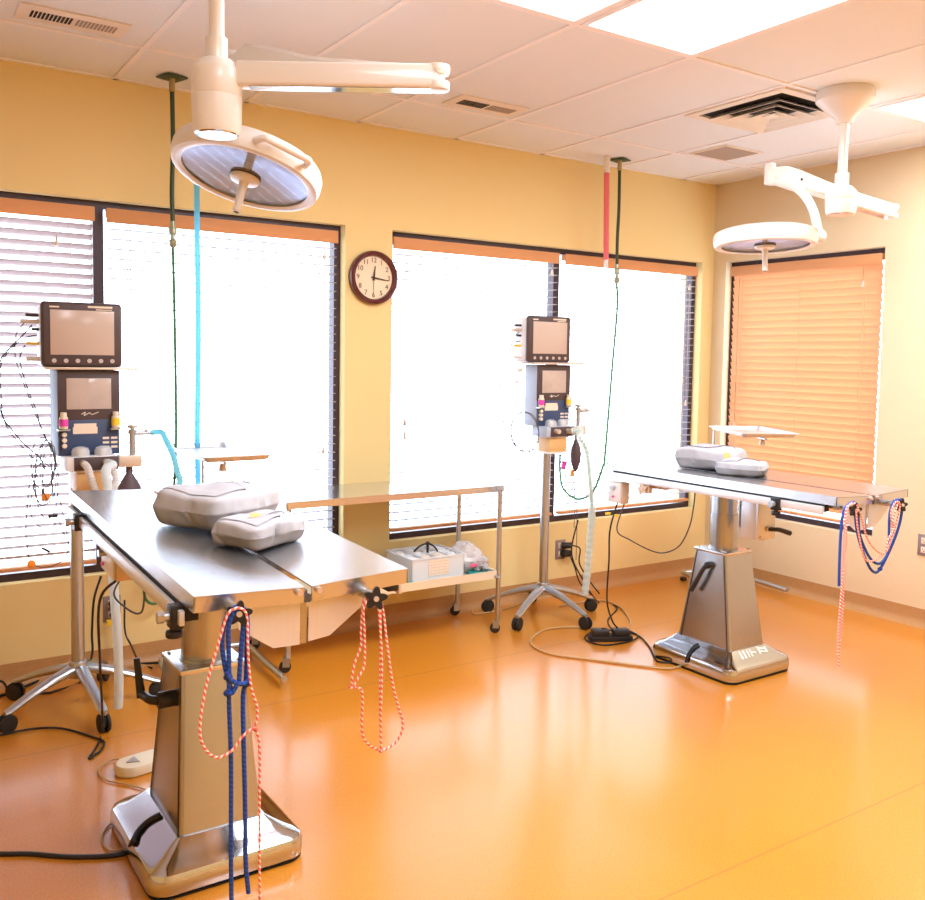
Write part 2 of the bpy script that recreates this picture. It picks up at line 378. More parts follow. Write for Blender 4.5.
blind('y', .95, W1[1]-.04, YA, R(-1), M['slatw'], 'bright open blind in the window left of the wall clock', [(.93, 1.99), (.93, .98)])
blind('y', W2[0]+.01, 3.59, YA, R(-1), M['slatw'], 'bright open blind in the window just right of the wall clock', [(.07, 1.12), (.07, 1.04), (.95, 2.0)])
blind('y', 3.64, W2[1]-.04, YA, R(-1), M['slatw'], 'bright open blind behind the hanging pink tube, beside the room corner', [(.93, 1.98), (.93, 1.19)])
blind('x', WB[0]+.022, WB[1]-.04, XB, R(-70), M['slato'], 'closed orange wooden blind on the right wall', [(.10, 1.95), (.93, 1.05), (.93, .72), (.10, .72)], pitch=.046)
# window_3 faces the other way: its slats tilt with the room edge lower

# wall clock
root = thing('wall_clock', (2.30, YA, 1.75), 'round maroon wall clock with cream dial between the two windows', 'clock')
cc = (2.30, YA, 1.89); ax = (0, -1, 0)
m = MB(); m.lathe([(.112, .012), (.116, .030), (.128, .038), (.140, .030), (.143, .012), (.140, 0), (.112, 0)], cc, ax, 48); m.build('rim', M['maroon'], root)
m = MB(); m.lathe([(0, .014), (.116, .014), (.116, .002), (0, .002)], cc, ax, 48); m.build('dial', M['dial'], root)
def text_bm(mb, txt, pos, size, rot, just='CENTER'):
    cu = bpy.data.curves.new('t', 'FONT'); cu.body = txt; cu.size = size; cu.extrude = .0005; cu.align_x = just; cu.align_y = 'CENTER'
    ob = bpy.data.objects.new('t', cu); C.objects.link(ob); dg = bpy.context.evaluated_depsgraph_get()
    me = bpy.data.meshes.new_from_object(ob.evaluated_get(dg)); b = bmesh.new(); b.from_mesh(me)
    bpy.data.objects.remove(ob); bpy.data.curves.remove(cu); bpy.data.meshes.remove(me)
    mb._add(b, Matrix.Translation(V(pos)) @ rot.to_4x4())
face_y = Matrix.Rotation(PI/2, 3, 'X')
m = MB()
for h in range(1, 13):
    a = h*PI/6; text_bm(m, str(h), (2.30+.092*math.sin(a), YA-.0155, 1.89+.092*math.cos(a)), .036, face_y)
m.build('numerals', M['ink'], root, flat=True)
for nm, ang, ln, wd in (('hour_hand', 7, .062, .006), ('minute_hand', 98, .088, .0045), ('second_hand', 181, .09, .0015)):
    a = R(ang); m = MB(); d = V((math.sin(a), 0, math.cos(a))); c0 = V((2.30, YA-.019, 1.89)); p = d.cross(V((0, 1, 0)))*wd
    m.prism([c0-d*.015-p, c0-d*.015+p, c0+d*ln+p*.4, c0+d*ln-p*.4], (0, -.0015, 0)); m.build(nm, M['ink'], root, flat=True)
m = MB(); m.cyl((2.30, YA-.016, 1.89), (2.30, YA-.023, 1.89), .006); m.build('hub', M['ink'], root)

# outlets
def outlet(cx, cz, wall, label, plugs=0):
    w, h = .078, .122
    if wall == 'A': f = lambda x, d, z: (cx+x, YA-d, cz+z)
    else: f = lambda x, d, z: (XB-d, cx-x, cz+z)
    def bb(mb, x, d, z, lx, ld, lz, bev=.0):
        mb.box(f(x, d, z), (lx, ld, lz) if wall == 'A' else (ld, lx, lz), None, bev)
    root = thing('wall_outlet', f(0, 0, -h/2), label, 'outlet', 'electrical outlets low on the walls')
    m = MB(); bb(m, 0, .003, 0, w, .006, h, .002); m.build('cover_plate', M['outlet'], root)
    for s in (1, -1):
        m = MB(); bb(m, 0, .007, s*.026, .036, .004, .034, .0015); k = m.build('receptacle', M['paper'], root)
        m = MB(); bb(m, -.007, .0092, s*.026+.004, .003, .001, .009); bb(m, .007, .0092, s*.026+.004, .003, .001, .009); bb(m, 0, .0092, s*.026-.008, .005, .001, .005); m.build('slots', M['ink'], k, flat=True)
    return f
outlet(.955, .285, 'A', 'grey outlet low on the wall behind the near table, black plugs in it')
outlet(3.645, .282, 'A', 'grey outlet low on the back wall right of the rolling stand pole')
outlet(2.755, .462, 'B', 'grey outlet on the right wall at the edge of the picture')

# ------------------------------------------------------------------ ceiling things
def troffer(i, j, label):
    x0, y0 = GX[i], GY[j]; x1, y1 = GX[i+1], GY[j+1]
    root = thing('ceiling_light', ((x0+x1)/2, (y0+y1)/2, H-.012), label, 'light', 'fluorescent ceiling panels')
    m = MB()
    for (a, b, c, d) in ((x0+.012, x1-.012, y0+.012, y0+.034), (x0+.012, x1-.012, y1-.034, y1-.012), (x0+.012, x0+.034, y0+.034, y1-.034), (x1-.034, x1-.012, y0+.034, y1-.034)):
        m.bx(a, b, c, d, H-.010, H)
    m.build('frame', M['tbar'], root, flat=True)
    m = MB(); m.bx(x0+.034, x1-.034, y0+.034, y1-.034, H-.006, H-.001); m.build('diffuser', M['lens'], root, flat=True)
ix = GX.index(min(GX, key=lambda g: abs(g-2.209))); jy = GY.index(min(GY, key=lambda g: abs(g-1.398)))
troffer(ix, jy, 'large glowing ceiling panel at top centre of the picture, the widest of the three')
troffer(ix-1, jy, 'glowing ceiling panel cut by the top edge, left of the largest panel')
troffer(ix+3, jy, 'glowing ceiling panel at the right edge beyond the far lamp mount')

def slot_vent(x0, x1, y0, y1, label):
    root = thing('ceiling_vent', ((x0+x1)/2, (y0+y1)/2, H-.01), label, 'vent', 'long slotted ceiling vents')
    m = MB(); m.bx(x0, x1, y0, y1, H-.007, H, .002); m.build('face_plate', M['vent'], root)
    yc = (y0+y1)/2; L = x1-x0
    for s, mm in ((0, M['dark']), (1, M['grille'])):
        m = MB(); a = x0+.1*L+s*.41*L
        for k in range(11):
            x = a+.38*L*k/11; m.box((x+.01, yc, H-.0078), (.38*L/11*.62, (y1-y0)*.42, .002))
        m.build('slots', mm, root, flat=True)
slot_vent(.505, .885, 3.60, 3.765, 'slotted ceiling vent at the top left corner of the picture')
slot_vent(2.37, 2.77, 3.60, 3.78, 'slotted ceiling vent beyond the end of the near lamp arm')
# square four-way diffuser
x0, y0 = GX[ix+2], 2.629; cx, cy = x0+.305, y0+.305
root = thing('ceiling_diffuser', (cx, cy, H-.03), 'square stepped air diffuser in the ceiling beside the far lamp mount', 'vent')
def ring(mb, a, za, b, zb, th=.004):
    sq = lambda h, z: [(cx-h, cy-h, z), (cx+h, cy-h, z), (cx+h, cy+h, z), (cx-h, cy+h, z)]
    mb.loft([sq(a, za), sq(b, zb), sq(b-th, zb), sq(a-th, za), sq(a, za)], cap=False)
m = MB(); fl_ = .245
m.bx(cx-.292, cx+.292, cy-.292, cy-fl_, H-.012, H-.001); m.bx(cx-.292, cx+.292, cy+fl_, cy+.292, H-.012, H-.001); m.bx(cx-.292, cx-fl_, cy-fl_, cy+fl_, H-.012, H-.001); m.bx(cx+fl_, cx+.292, cy-fl_, cy+fl_, H-.012, H-.001); m.build('outer_frame', M['vent'], root, flat=True)
m = MB(); m.box((cx, cy, H-.0015), (.49, .49, .001)); m.build('throat_shade', M['dark'], root, flat=True)  # flat dark sheet, shade of the open duct put into its colour
for a in (.215, .150, .085):
    m = MB(); ring(m, a, H-.034, a-.05, H-.004); m.build('louver_ring', M['vent'], root, flat=True)
m = MB(); m.prism([(cx-.03, cy-.03, H-.03), (cx+.03, cy-.03, H-.03), (cx+.03, cy+.03, H-.03), (cx-.03, cy+.03, H-.03)], (0, 0, .006)); m.build('centre_plate', M['vent'], root, flat=True)
root = thing('ceiling_grille', (4.26, 3.66, H-.008), 'small flat square grille in the ceiling near the room corner', 'vent')
m = MB(); m.bx(4.10, 4.42, 3.52, 3.80, H-.006, H, .002); m.build('frame', M['vent'], root)
m = MB(); m.bx(4.12, 4.40, 3.54, 3.78, H-.008, H-.005); m.build('perforated_face', M['grille'], root, flat=True)

# hanging gas lines
def drop_line(x, y, label, hosepts, hm, kink=2.0):
    root = thing('ceiling_gas_drop', (x, y, 1.0), label, 'gas line', 'green gas lines hanging from the ceiling')
    m = MB(); m.box((x, y, H-.008), (.10, .10, .006), rz(.3), .002); m.build('ceiling_plate', M['green'], root)
    m = MB(); m.cyl((x, y, H-.01), (x, y, H-.07), .013); m.build('brass_fitting', M['brass'], root)
    m = MB(); m.tube([(x, y, H-.06), (x+.003, y, 2.4), (x-.003, y, 2.2), (x, y, kink+.05)], .010, 10); m.build('pipe', M['green'], root)
    m = MB(); m.lathe([(0, .06), (.010, .06), (.012, .035), (.018, .03), (.018, .005), (.010, 0), (.010, -.02), (.019, -.025), (.016, -.05), (.006, -.06), (0, -.06)], (x, y, kink), n=14); m.build('quick_coupler', M['fitting'], root)
    m = MB(); m.tube([(x, y, kink-.05)]+hosepts, .0065, 8); m.build('hose', hm, root)
drop_line(1.188, 4.146, 'green gas pipe hanging from the ceiling behind the near lamp',
          [(1.193, 4.146, 1.7), (1.198, 4.146, 1.3), (1.197, 4.15, 1.0), (1.19, 4.2, .75), (1.15, 4.25, .50), (1.09, 4.27, .40), (1.09, 4.27, .33), (1.13, 4.27, .30), (1.19, 4.27, .33), (1.21, 4.27, .42), (1.17, 4.28, .47), (1.14, 4.28, .40), (1.16, 4.28, .34), (1.19, 4.28, .40), (1.18, 4.28, .46)], M['hoseg'])
drop_line(3.893, 4.162, 'green gas pipe hanging from the ceiling right of the pink tube',
          [(3.893, 4.15, 1.8)] + [ya(612, 370, 4.05), ya(605, 455, 3.75), ya(603, 466, 3.68), ya(594, 490, 3.72), ya(584, 498, 3.78), ya(574, 498, 3.84), ya(563, 488, 3.90), ya(560, 472, 3.95), ya(560, 455, 3.98)], M['hoseg'])
root = thing('blue_ceiling_hose', (1.30, 4.15, .78), 'bright blue hose hanging straight down in front of the left window', 'hose')
m = MB(); m.tube([(1.305, 4.15, H-.002), (1.298, 4.15, 2.2), (1.303, 4.15, 1.6), (1.297, 4.15, 1.1), (1.30, 4.15, .78)], .0125, 10); m.build('hose', M['hosebb'], root)
m = MB(); m.cyl((1.305, 4.15, H), (1.305, 4.15, H-.06), .018); m.build('ceiling_collar', M['white'], root)
root = thing('pink_ceiling_tube', (3.776, 4.149, 1.3), 'pink translucent tube hanging from the ceiling, left of the green pipe', 'hose')
m = MB(); m.cyl((3.776, 4.149, H), (3.776, 4.149, H-.10), .019); m.build('ceiling_collar', M['white'], root)
m = MB(); m.tube([(3.776, 4.149, H-.09), (3.783, 4.149, 2.35), (3.79, 4.149, 2.08)], .016, 12); m.build('pink_tube', M['hosepk'], root)
m = MB(); m.tube([(3.79, 4.149, 2.09), (3.792, 4.149, 1.7), (3.79, 4.149, 1.3)], .013, 10); m.build('clear_tube', M['hosecl'], root)

# ------------------------------------------------------------------ surgical lamps
def lamp(ceil, colz, J, arm1z, E, hinge, head, nrm, hr, label, yoke, handle_dir, arm2h=.05):
    """ceiling mount > pole > swivel column > extension arm to J > spring arm to E > yoke to the hinge > round head"""
    cx, cy = ceil; root = thing('surgical_lamp', (cx, cy, H), label, 'lamp', 'ceiling surgical lamps')
    m = MB(); m.lathe([(0, H), (.122, H), (.126, H-.006), (.126, H-.044), (.119, H-.052), (.040, H-.125), (.036, H-.145), (0, H-.145)], (cx, cy, 0), n=48); m.build('ceiling_mount', M['white'], root)
    z1, z0 = colz
    m = MB(); m.cyl((cx, cy, H-.14), (cx, cy, z1), .021, n=24); m.cyl((cx, cy, z1), (cx, cy, z1+.06), .030, n=24); m.build('pole', M['white'], root)
    m = MB(); m.lathe([(0, z1), (.045, z1), (.066, z1-.022), (.068, z1-.03), (.068, (z1+z0)/2+.002), (.0665, (z1+z0)/2), (.068, (z1+z0)/2-.002), (.066, z0+.015), (.060, z0), (0, z0)], (cx, cy, 0), n=40); col = m.build('swivel_column', M['white'], root)
    m = MB(); m.lathe([(0, z0-.004), (.054, z0-.004), (.058, z0), (0, z0)], (cx, cy, 0), n=32); m.build('base_cap', M['chrome'], col)
    # extension arm
    J = V(J); d = V((J.x-cx, J.y-cy, 0)); L = d.length; d.normalize(); s = d.cross(V((0, 0, 1)))
    c0 = V((cx, cy, arm1z)); m = MB()
    rot = Matrix((d, s, d.cross(s))).transposed()
    m.box(c0+d*(.055+(L-.055)/2-.0), (L-.055, .062, .066), rot, .010, 3); a1 = m.build('extension_arm', M['white'], root)
    m = MB(); m.box(c0+d*(.05+L*.48)-V((0, 0, .0335)), (L*.82, .045, .002), rot); m.build('under_cover', M['chrome'], a1)
    m = MB(); Jc = V((J.x, J.y, arm1z))
    for dz in (.022, -.022): m.cyl(Jc+V((0, 0, dz+.012)), Jc+V((0, 0, dz-.012)), .034, n=24, bev=.004)
    m.cyl(Jc+V((0, 0, .02)), Jc-V((0, 0, .02)), .02); m.build('elbow_joint', M['white'], root)
    # spring arm
    E = V(E); J2 = V((J.x, J.y, arm1z)); q = (E-J2); Lq = q.length; q.normalize(); sq = q.cross(V((0, 0, 1))).normalized(); uq = sq.cross(q)
    m = MB(); prof = [(.02, .020, .022), (.10, .028, .030), (.55, .034, .034), (.80, .040, arm2h), (.90, .040, arm2h), (.97, .030, .028), (1., .026, .024)]
    lo = []
    for t, w, h in prof:
        p = J2+q*(Lq*t); b = w*.3
        lo.append([p+sq*a+uq*c for a, c in ((-w+b, -h), (w-b, -h), (w, -h+b), (w, h-b), (w-b, h), (-w+b, h), (-w, h-b), (-w, -h+b))])
    m.loft(lo); a2 = m.build('spring_arm', M['white'], root)
    m = MB(); p = J2+q*Lq*.78; m.cyl(p+sq*.041, p-sq*.041, .007); m.build('pivot_screw', M['ink'], a2)
    m = MB(); m.cyl(E+V((0, 0, .040)), E-V((0, 0, .060)), .026, n=24, bev=.006); m.build('wrist_joint', M['white'], root)
    m = MB(); m.tube([E-V((0, 0, .05))]+[V(p) for p in yoke]+[V(hinge)], .017, 12, rr=lambda t: .016+.006*t); m.build('yoke', M['white'], root)
    m = MB(); N = V(nrm).normalized(); hv = V(head)
    hd = (V(hinge)-hv); hd = (hd-N*hd.dot(N)).normalized()
    m.cyl(hv+hd*(hr-.02)-N*.03, V(hinge), .030, n=20, bev=.005); m.sph(V(hinge), .034, n=14); m.build('hinge', M['white'], root)
    # head: N points out of the light face
    m = MB(); k = hr
    m.lathe([(k*.84, .0), (k*.90, .006), (k*.97, .002), (k, -.018), (k, -.045), (k*.97, -.062), (k*.86, -.074), (k*.5, -.086), (0, -.09), (0, -.08), (k*.84, -.05)], hv, N, 64); h = m.build('lamp_head', M['white'], root)
    m = MB(); m.lathe([(0, -.052), (k*.3, -.048), (k*.6, -.036), (k*.85, -.012), (k*.85, -.020), (k*.6, -.044), (0, -.06)], hv, N, 64); m.build('reflector', M['reflector'], h)
    m = MB(); m.lathe([(0, -.003), (k*.85, -.003), (k*.85, -.005), (0, -.005)], hv, N, 64); m.build('lens', M['lensglass'], h)
    a = N.orthogonal().normalized(); b = N.cross(a)
    m = MB(); m.lathe([(0, -.05), (.014, -.05), (.014, -.01), (.045, -.008), (.048, .004), (.044, .012), (.03, .016), (0, .016)], hv, N, 32); hub = m.build('bulb_housing', M['white'], h)
    m = MB(); m.lathe([(.049, -.012), (.049, .0), (.046, .0), (.046, -.012)], hv, N, 32); m.build('dark_band', M['ink'], hub)
    m = MB(); m.lathe([(0, .014), (.016, .014), (.0135, .035), (.0125, .10), (.0145, .112), (.010, .118), (0, .118)], hv, N, 20); m.build('handle', M['white'], h)
    m = MB(); m.lathe([(0, .1185), (.009, .1185), (.009, .1165), (0, .1165)], hv, N, 16); m.build('handle_tip', M['ink'], h)
    # grab handle on the rim
    g = V(handle_dir); g = (g-N*g.dot(N)).normalized(); t = N.cross(g)
    m = MB(); bk = N*-.022
    pts = [hv+bk+g*(hr-.01)+t*.085, hv+bk+g*(hr+.030)+t*.075, hv+bk+g*(hr+.034)+t*.05, hv+bk+g*(hr+.034)-t*.05, hv+bk+g*(hr+.030)-t*.075, hv+bk+g*(hr-.01)-t*.085]
    m.tube(pts, .011, 10, 5); m.build('grab_handle', M['white'], h)
    return root
M['reflector'] = mat('faceted_reflector', (.80, .86, 1.0), .25, .55, bump=.9, bscale=9, stretch=(1, 3, 1))
M['lensglass'] = clear('lamp_lens_glass', (.93, .95, 1), .86, .03)
rc = rr_
def dp(px, py, d): return V((0, 0, CAMZ))+d*(fw+(px-462.5)/FPX*rr_-(py-CY)/FPX*uu_)
lamp((.840, 2.506), (2.272, 2.075), (1.345, 2.17, 0), 2.235, dp(232, 64, 3.02), dp(206, 138, 3.02),
     (1.037, 2.822, 2.029), (-.2894, -.1116, -.9507), .238, 'near surgical lamp on the left, head tilted to show its blue reflector', [dp(222, 92, 3.05), dp(211, 118, 3.05)], rc*.62-fw*.78, .060)
lamp((3.725, 2.53), (2.27, 2.148), (4.27, 2.62, 0), 2.225, dp(770, 172, 4.36), dp(819, 236, 4.24),
     (3.59, 2.83, 2.022), (-.014, -.0489, -.9987), .238, 'far surgical lamp on the right hanging from a cone ceiling mount', [dp(778, 182, 4.34), dp(791, 185, 4.32), dp(805, 196, 4.30), dp(814, 213, 4.27)], fw*1.+rc*-.3, .045)

# ------------------------------------------------------------------ operating tables
def star_knob(root, c, d, name='star_knob', mt='black'):
    c = V(c); d = V(d).normalized(); a = d.orthogonal().normalized(); b = d.cross(a)
    m = MB(); pl = []
    for k in range(40):
        t = 2*PI*k/40; r = .0225+.0065*math.cos(5*t); pl.append(c+a*r*math.cos(t)+b*r*math.sin(t))
    m.prism(pl, d*.014); kn = m.build(name, M[mt], root)
    m = MB(); m.cyl(c-d*.03, c+d*.019, .0065, n=12); m.build('knob_screw', M['tan'], kn)
    return kn

def table(cx, yf, zf, length, tilt, pc, label, marks=False):
    """cx/yf: front edge centre; pc: pedestal centre (x, y); top rises by tilt towards the back"""
    root = thing('operating_table', (pc[0], pc[1], 0), label, 'operating table', 'stainless tilting operating tables')
    px, py = pc
    # base foot: rounded slab with sloped top
    def rrect(hx, hy, r, z, n=6):
        o = []
        for (sx, sy, a0) in ((1, 1, 0), (-1, 1, 90), (-1, -1, 180), (1, -1, 270)):
            for k in range(n+1):
                a = R(a0+90*k/n); o.append((px+sx*(hx-r)+r*math.cos(a), py+sy*(hy-r)+r*math.sin(a), z))
        return o
    m = MB(); hx, hy = .225, .26
    m.loft([rrect(hx-.012, hy-.012, .05, .004), rrect(hx-.002, hy-.002, .055, .014), rrect(hx, hy, .055, .03), rrect(hx, hy, .055, .052), rrect(hx-.006, hy-.006, .055, .068), rrect(hx-.022, hy-.022, .05, .080), rrect(hx-.045, hy-.045, .04, .088), rrect(.128, .172, .012, .122), rrect(.10, .14, .012, .122)])
    base = m.build('foot', M['chrome'], root, ang=28)
    m = MB(); m.loft([rrect(hx-.008, hy-.008, .05, 0), rrect(hx-.004, hy-.004, .05, .006)]); m.build('rubber_skirt', M['rubber'], base)
    if marks:
        m = MB()
        for k, (u, v, w, h) in enumerate([(-.10, .0, .010, .05), (-.075, .0, .010, .055), (-.05, .004, .008, .05), (-.03, .004, .008, .05), (-.01, .0, .03, .012), (.03, .01, .012, .05), (.055, .025, .04, .010), (.075, .0, .012, .04), (.055, -.02, .04, .010)]):
            m.box((px+.02+u, py-.194+v*.3, .1055+v*.24), (w, h*.8, .0015), Matrix.Rotation(R(38), 3, 'X') @ Matrix.Rotation(-.25, 3, 'Z'))
        m.build('white_marking', M['marker'], base, flat=True)
    # pedestal
    B = [(px-.120, py-.165), (px+.120, py-.165), (px+.120, py+.165), (px-.120, py+.165)]; T = [(px-.093, py-.095), (px+.093, py-.095), (px+.093, py+.095), (px-.093, py+.095)]
    m = MB(); m.loft([[(x, y, .118) for x, y in B], [(x, y, .555) for x, y in T]]); b = m.bm
    bmesh.ops.bevel(b, geom=[e for e in b.edges if abs((e.verts[0].co-e.verts[1].co).z) > .2], offset=.012, segments=3, profile=.5, affect='EDGES')
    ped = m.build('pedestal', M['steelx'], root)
    m = MB(); m.bx(px-.098, px+.098, py-.10, py+.10, .555, .570, .004); cap = m.build('pedestal_cap', M['steel'], ped)
    m = MB()
    for sx in (-1, 1):
        for sy in (-1, 1): m.sph((px+sx*.08, py+sy*.08, .571), .006, (1, 1, .6), 10)
    m.build('cap_screws', M['tan'], ped)
    m = MB()
    m.loft([[(px-.1205, py-.146, .122), (px-.1205, py-.141, .122), (px-.0945, py-.081, .555), (px-.0945, py-.084, .555)], [(px-.122, py-.146, .122), (px-.122, py-.141, .122), (px-.0955, py-.081, .555), (px-.0955, py-.084, .555)]])
    m.loft([[(px-.1205, py+.141, .122), (px-.1205, py+.146, .122), (px-.0945, py+.084, .555), (px-.0945, py+.081, .555)], [(px-.122, py+.141, .122), (px-.122, py+.146, .122), (px-.0955, py+.084, .555), (px-.0955, py+.081, .555)]])
    m.build('panel_seam', M['ink'], ped, flat=True)
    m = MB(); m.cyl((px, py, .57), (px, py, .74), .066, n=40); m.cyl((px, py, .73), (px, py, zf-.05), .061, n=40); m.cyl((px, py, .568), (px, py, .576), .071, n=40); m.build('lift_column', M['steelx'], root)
    # crank lever on the left face of the pedestal
    m = MB(); c = V((px-.112, py-.04, .475)); m.cyl(c+V((.02, 0, 0)), c-V((.035, 0, 0)), .024, n=20, bev=.004); m.tube([c-V((.03, 0, 0)), c+V((-.05, .02, -.0)), c+V((-.055, .05, .0)), c+V((-.06, .075, .0))], .013, 10)
    m.tube([c+V((-.06, .075, -.01)), c+V((-.063, .09, .04)), c+V((-.066, .105, .10))], .014, 10, rr=lambda t: .014-.005*t); lev = m
    return root, lev

def tabletop(root, cx, yf, zf, length, tilt, w=.53):
    Tm = Matrix.Translation((cx, yf, zf)) @ Matrix.Rotation(tilt, 4, 'X')
    V3 = R(2.6); hw = w/2; gap = .009
    for s in (-1, 1):
        T2 = Tm @ Matrix.Translation((s*gap, 0, -.012)) @ Matrix.Rotation(-s*V3, 4, 'Y')
        m = MB(T2); m.prism([(0, 0, 0), (s*(hw-gap), 0, 0), (s*(hw-gap), length, 0), (0, length, 0)], (0, 0, -.004))
        m.prism([(0, 0, -.003), (s*(hw-gap), 0, -.003), (s*(hw-gap), 0, -.037), (0, 0, -.037)], (0, .004, 0))
        m.prism([(0, length, -.003), (s*(hw-gap), length, -.003), (s*(hw-gap), length, -.037), (0, length, -.037)], (0, -.004, 0))
        m.prism([(s*(hw-gap), 0, -.003), (s*(hw-gap), length, -.003), (s*(hw-gap), length, -.037), (s*(hw-gap), 0, -.037)], (-s*.004, 0, 0))
        m.build('tabletop_panel', M['steel'], root)
    m = MB(Tm); m.bx(-gap+.001, gap-.001, .002, length-.002, -.05, -.034); m.build('drain_channel', M['greyc'], root, flat=True)
    for s in (-1, 1):
        m = MB(Tm); m.cyl((s*.025, .0, -.022), (s*.025, -.012, -.022), .0075, n=14); m.build('hinge_bolt', M['tan'], root)
    # angled end plates under the front edge
    m = MB(Tm); y = .03
    m.prism([(-.006, y, -.04), (-.165, y, -.04), (-.155, y, -.10), (-.072, y, -.158), (-.006, y, -.160)], (0, .003, 0)); m.build('end_plate', M['plate'], root, flat=True)
    m = MB(Tm); m.prism([(.016, y, -.04), (.165, y, -.04), (.155, y, -.09), (.072, y, -.150), (.016, y, -.156)], (0, .003, 0)); m.build('end_plate', M['plate'], root, flat=True)
    m = MB(Tm); m.bx(-.012, .012, y+.002, y+.02, -.160, -.03); m.build('end_plate_strip', M['steelx'], root, flat=True)
    # accessory rails along both long sides
    for s in (-1, 1):
        m = MB(Tm); m.bx(s*(hw+.010)-.006, s*(hw+.010)+.006, .05, length-.02, -.080, -.046, .002); rl = m.build('accessory_rail', M['plate'], root)
        m = MB(Tm); m.bx(s*(hw-.012)-.014, s*(hw-.012)+.014, .05, length-.05, -.070, -.038); m.build('rail_support', M['rubber'], rl, flat=True)
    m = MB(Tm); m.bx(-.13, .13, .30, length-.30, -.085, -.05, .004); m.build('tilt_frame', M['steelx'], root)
    return Tm

def cleat(root, c):
    m = MB(); m.bx(c.x-.03, c.x+.03, c.y+.055, c.y+.10, c.z-.004, c.z+.010, .002); m.cyl((c.x, c.y+.085, c.z), (c.x, c.y+.004, c.z), .013, n=14); cl = m.build('cleat_bracket', M['tube'], root)
    star_knob(cl, c, V((-.30, -1, .12)))

def rail_clamp(root, Tm, x, y, knob=True):
    m = MB(Tm); m.bx(x-.018, x+.010, y-.020, y+.020, -.092, -.040, .003)
    if knob: m.cyl((x-.006, y, -.090), (x-.006, y, -.100), .009, n=14); m.cyl((x-.006, y, -.098), (x-.006, y, -.114), .019, n=18, bev=.004)
    cl = m.build('rail_clamp', M['black'], root)
    m = MB(Tm); m.cyl((x-.01, y, -.064), (x-.034, y, -.064), .010, n=16); m.cyl((x-.030, y, -.064), (x-.044, y, -.064), .014, n=6); m.build('clamp_bolt', M['tube'], cl)

# near table
TL, lev = table(.845, 1.93, .94, 1.36, R(2.2), (.84, 2.635), 'near operating table on the left with blue and pink ropes over its front corner')
lev.build('crank_lever', M['black'], TL)
TmL = tabletop(TL, .862, 1.93, .945, 1.365, R(2.2), .535)
cleat(TL, ya(239, 613, 1.885)); cleat(TL, ya(375, 598, 1.885))
rail_clamp(TL, TmL, -.279, 1.16, False); rail_clamp(TL, TmL, -.279, .085)
m = MB(TmL); m.bx(-.256, -.19, .76, .93, -.165, -.068, .004); hb = m.build('control_box', M['tan'], TL)
m = MB(TmL); m.bx(-.263, -.256, .77, .92, -.160, -.074, .002); fp = m.build('switch_plate', M['whitep'], hb)
m = MB(TmL); m.cyl((-.262, .86, -.10), (-.285, .86, -.10), .011, n=12); m.build('dial_knob', M['tube'], fp)
m = MB(TmL); m.cyl((-.262, .89, -.14), (-.27, .89, -.14), .006, n=10); m.build('push_button', M['magenta'], fp)
# far table
TR, lev = table(3.485, 2.155, .94, 1.335, 0, (3.485, 2.925), 'far operating table on the right with blue and pink ropes swagged across its end', True)
m2 = MB(); c = at(710, 565, 0, 3.385); e = at(691, 590, 0, 3.345)
m2.cyl(c+V((.03, 0, 0)), c-V((.028, 0, 0)), .017, n=20, bev=.004); m2.tube([c-V((.024, 0, 0)), c.lerp(e, .2)-V((.024, 0, -.006)), c.lerp(e, .6)-V((.015, 0, 0)), e], .010, 10, rr=lambda t: .010+.003*t)
lev.bm.free(); m2.build('crank_lever', M['black'], TR)
TmR = tabletop(TR, 3.482, 2.155, .944, 1.335, 0, .505)
cleat(TR, ya(854, 510, 2.11)); cleat(TR, ya(900, 505, 2.11))
rail_clamp(TR, TmR, -.266, .27)
m = MB(TmR); m.bx(-.254, -.20, 1.215, 1.315, -.205, -.095, .004); hb = m.build('control_box', M['tan'], TR)
m = MB(TmR); m.bx(-.263, -.254, 1.22, 1.31, -.20, -.10, .002); fp = m.build('switch_plate', M['whitep'], hb)
m = MB(TmR); m.cyl((-.262, 1.265, -.125), (-.28, 1.265, -.125), .011, n=12); m.build('dial_knob', M['tube'], fp)
m = MB(TmR); m.cyl((-.262, 1.265, -.17), (-.272, 1.265, -.17), .006, n=10); m.build('push_button', M['magenta'], fp)
m = MB(TmR); m.bx(-.23, -.12, .94, 1.10, -.10, -.06, .004); m.bx(-.262, -.235, 1.02, 1.09, -.125, -.06, .003); sb = m.build('tilt_bracket', M['tan'], TR)
star_knob(sb, TmR @ V((-.27, 1.05, -.105)), V((-1, -.2, 0)), mt='tan')
m = MB(TmR); m.bx(-.082, .040, .505, .520, -.285, -.07, .003); m.bx(-.082, -.074, .52, .62, -.285, -.07, .003); m.bx(-.082, .040, .60, .615, -.24, -.07, .003); gb = m.build('gearbox_bracket', M['plate'], TR)
m = MB(TmR); m.cyl((-.02, .515, -.235), (-.02, .495, -.235), .012, n=14); m.cyl((-.064, .505, -.27), (-.064, .50, -.27), .007, n=12); m.build('gearbox_bolt', M['tan'], gb)
m = MB(TmR); m.tube([(-.02, .50, -.235), (.015, .49, -.238), (.05, .485, -.243), (.11, .475, -.262)], .011, 10, rr=lambda t: .009+.003*t); m.build('tilt_lever', M['black'], gb)

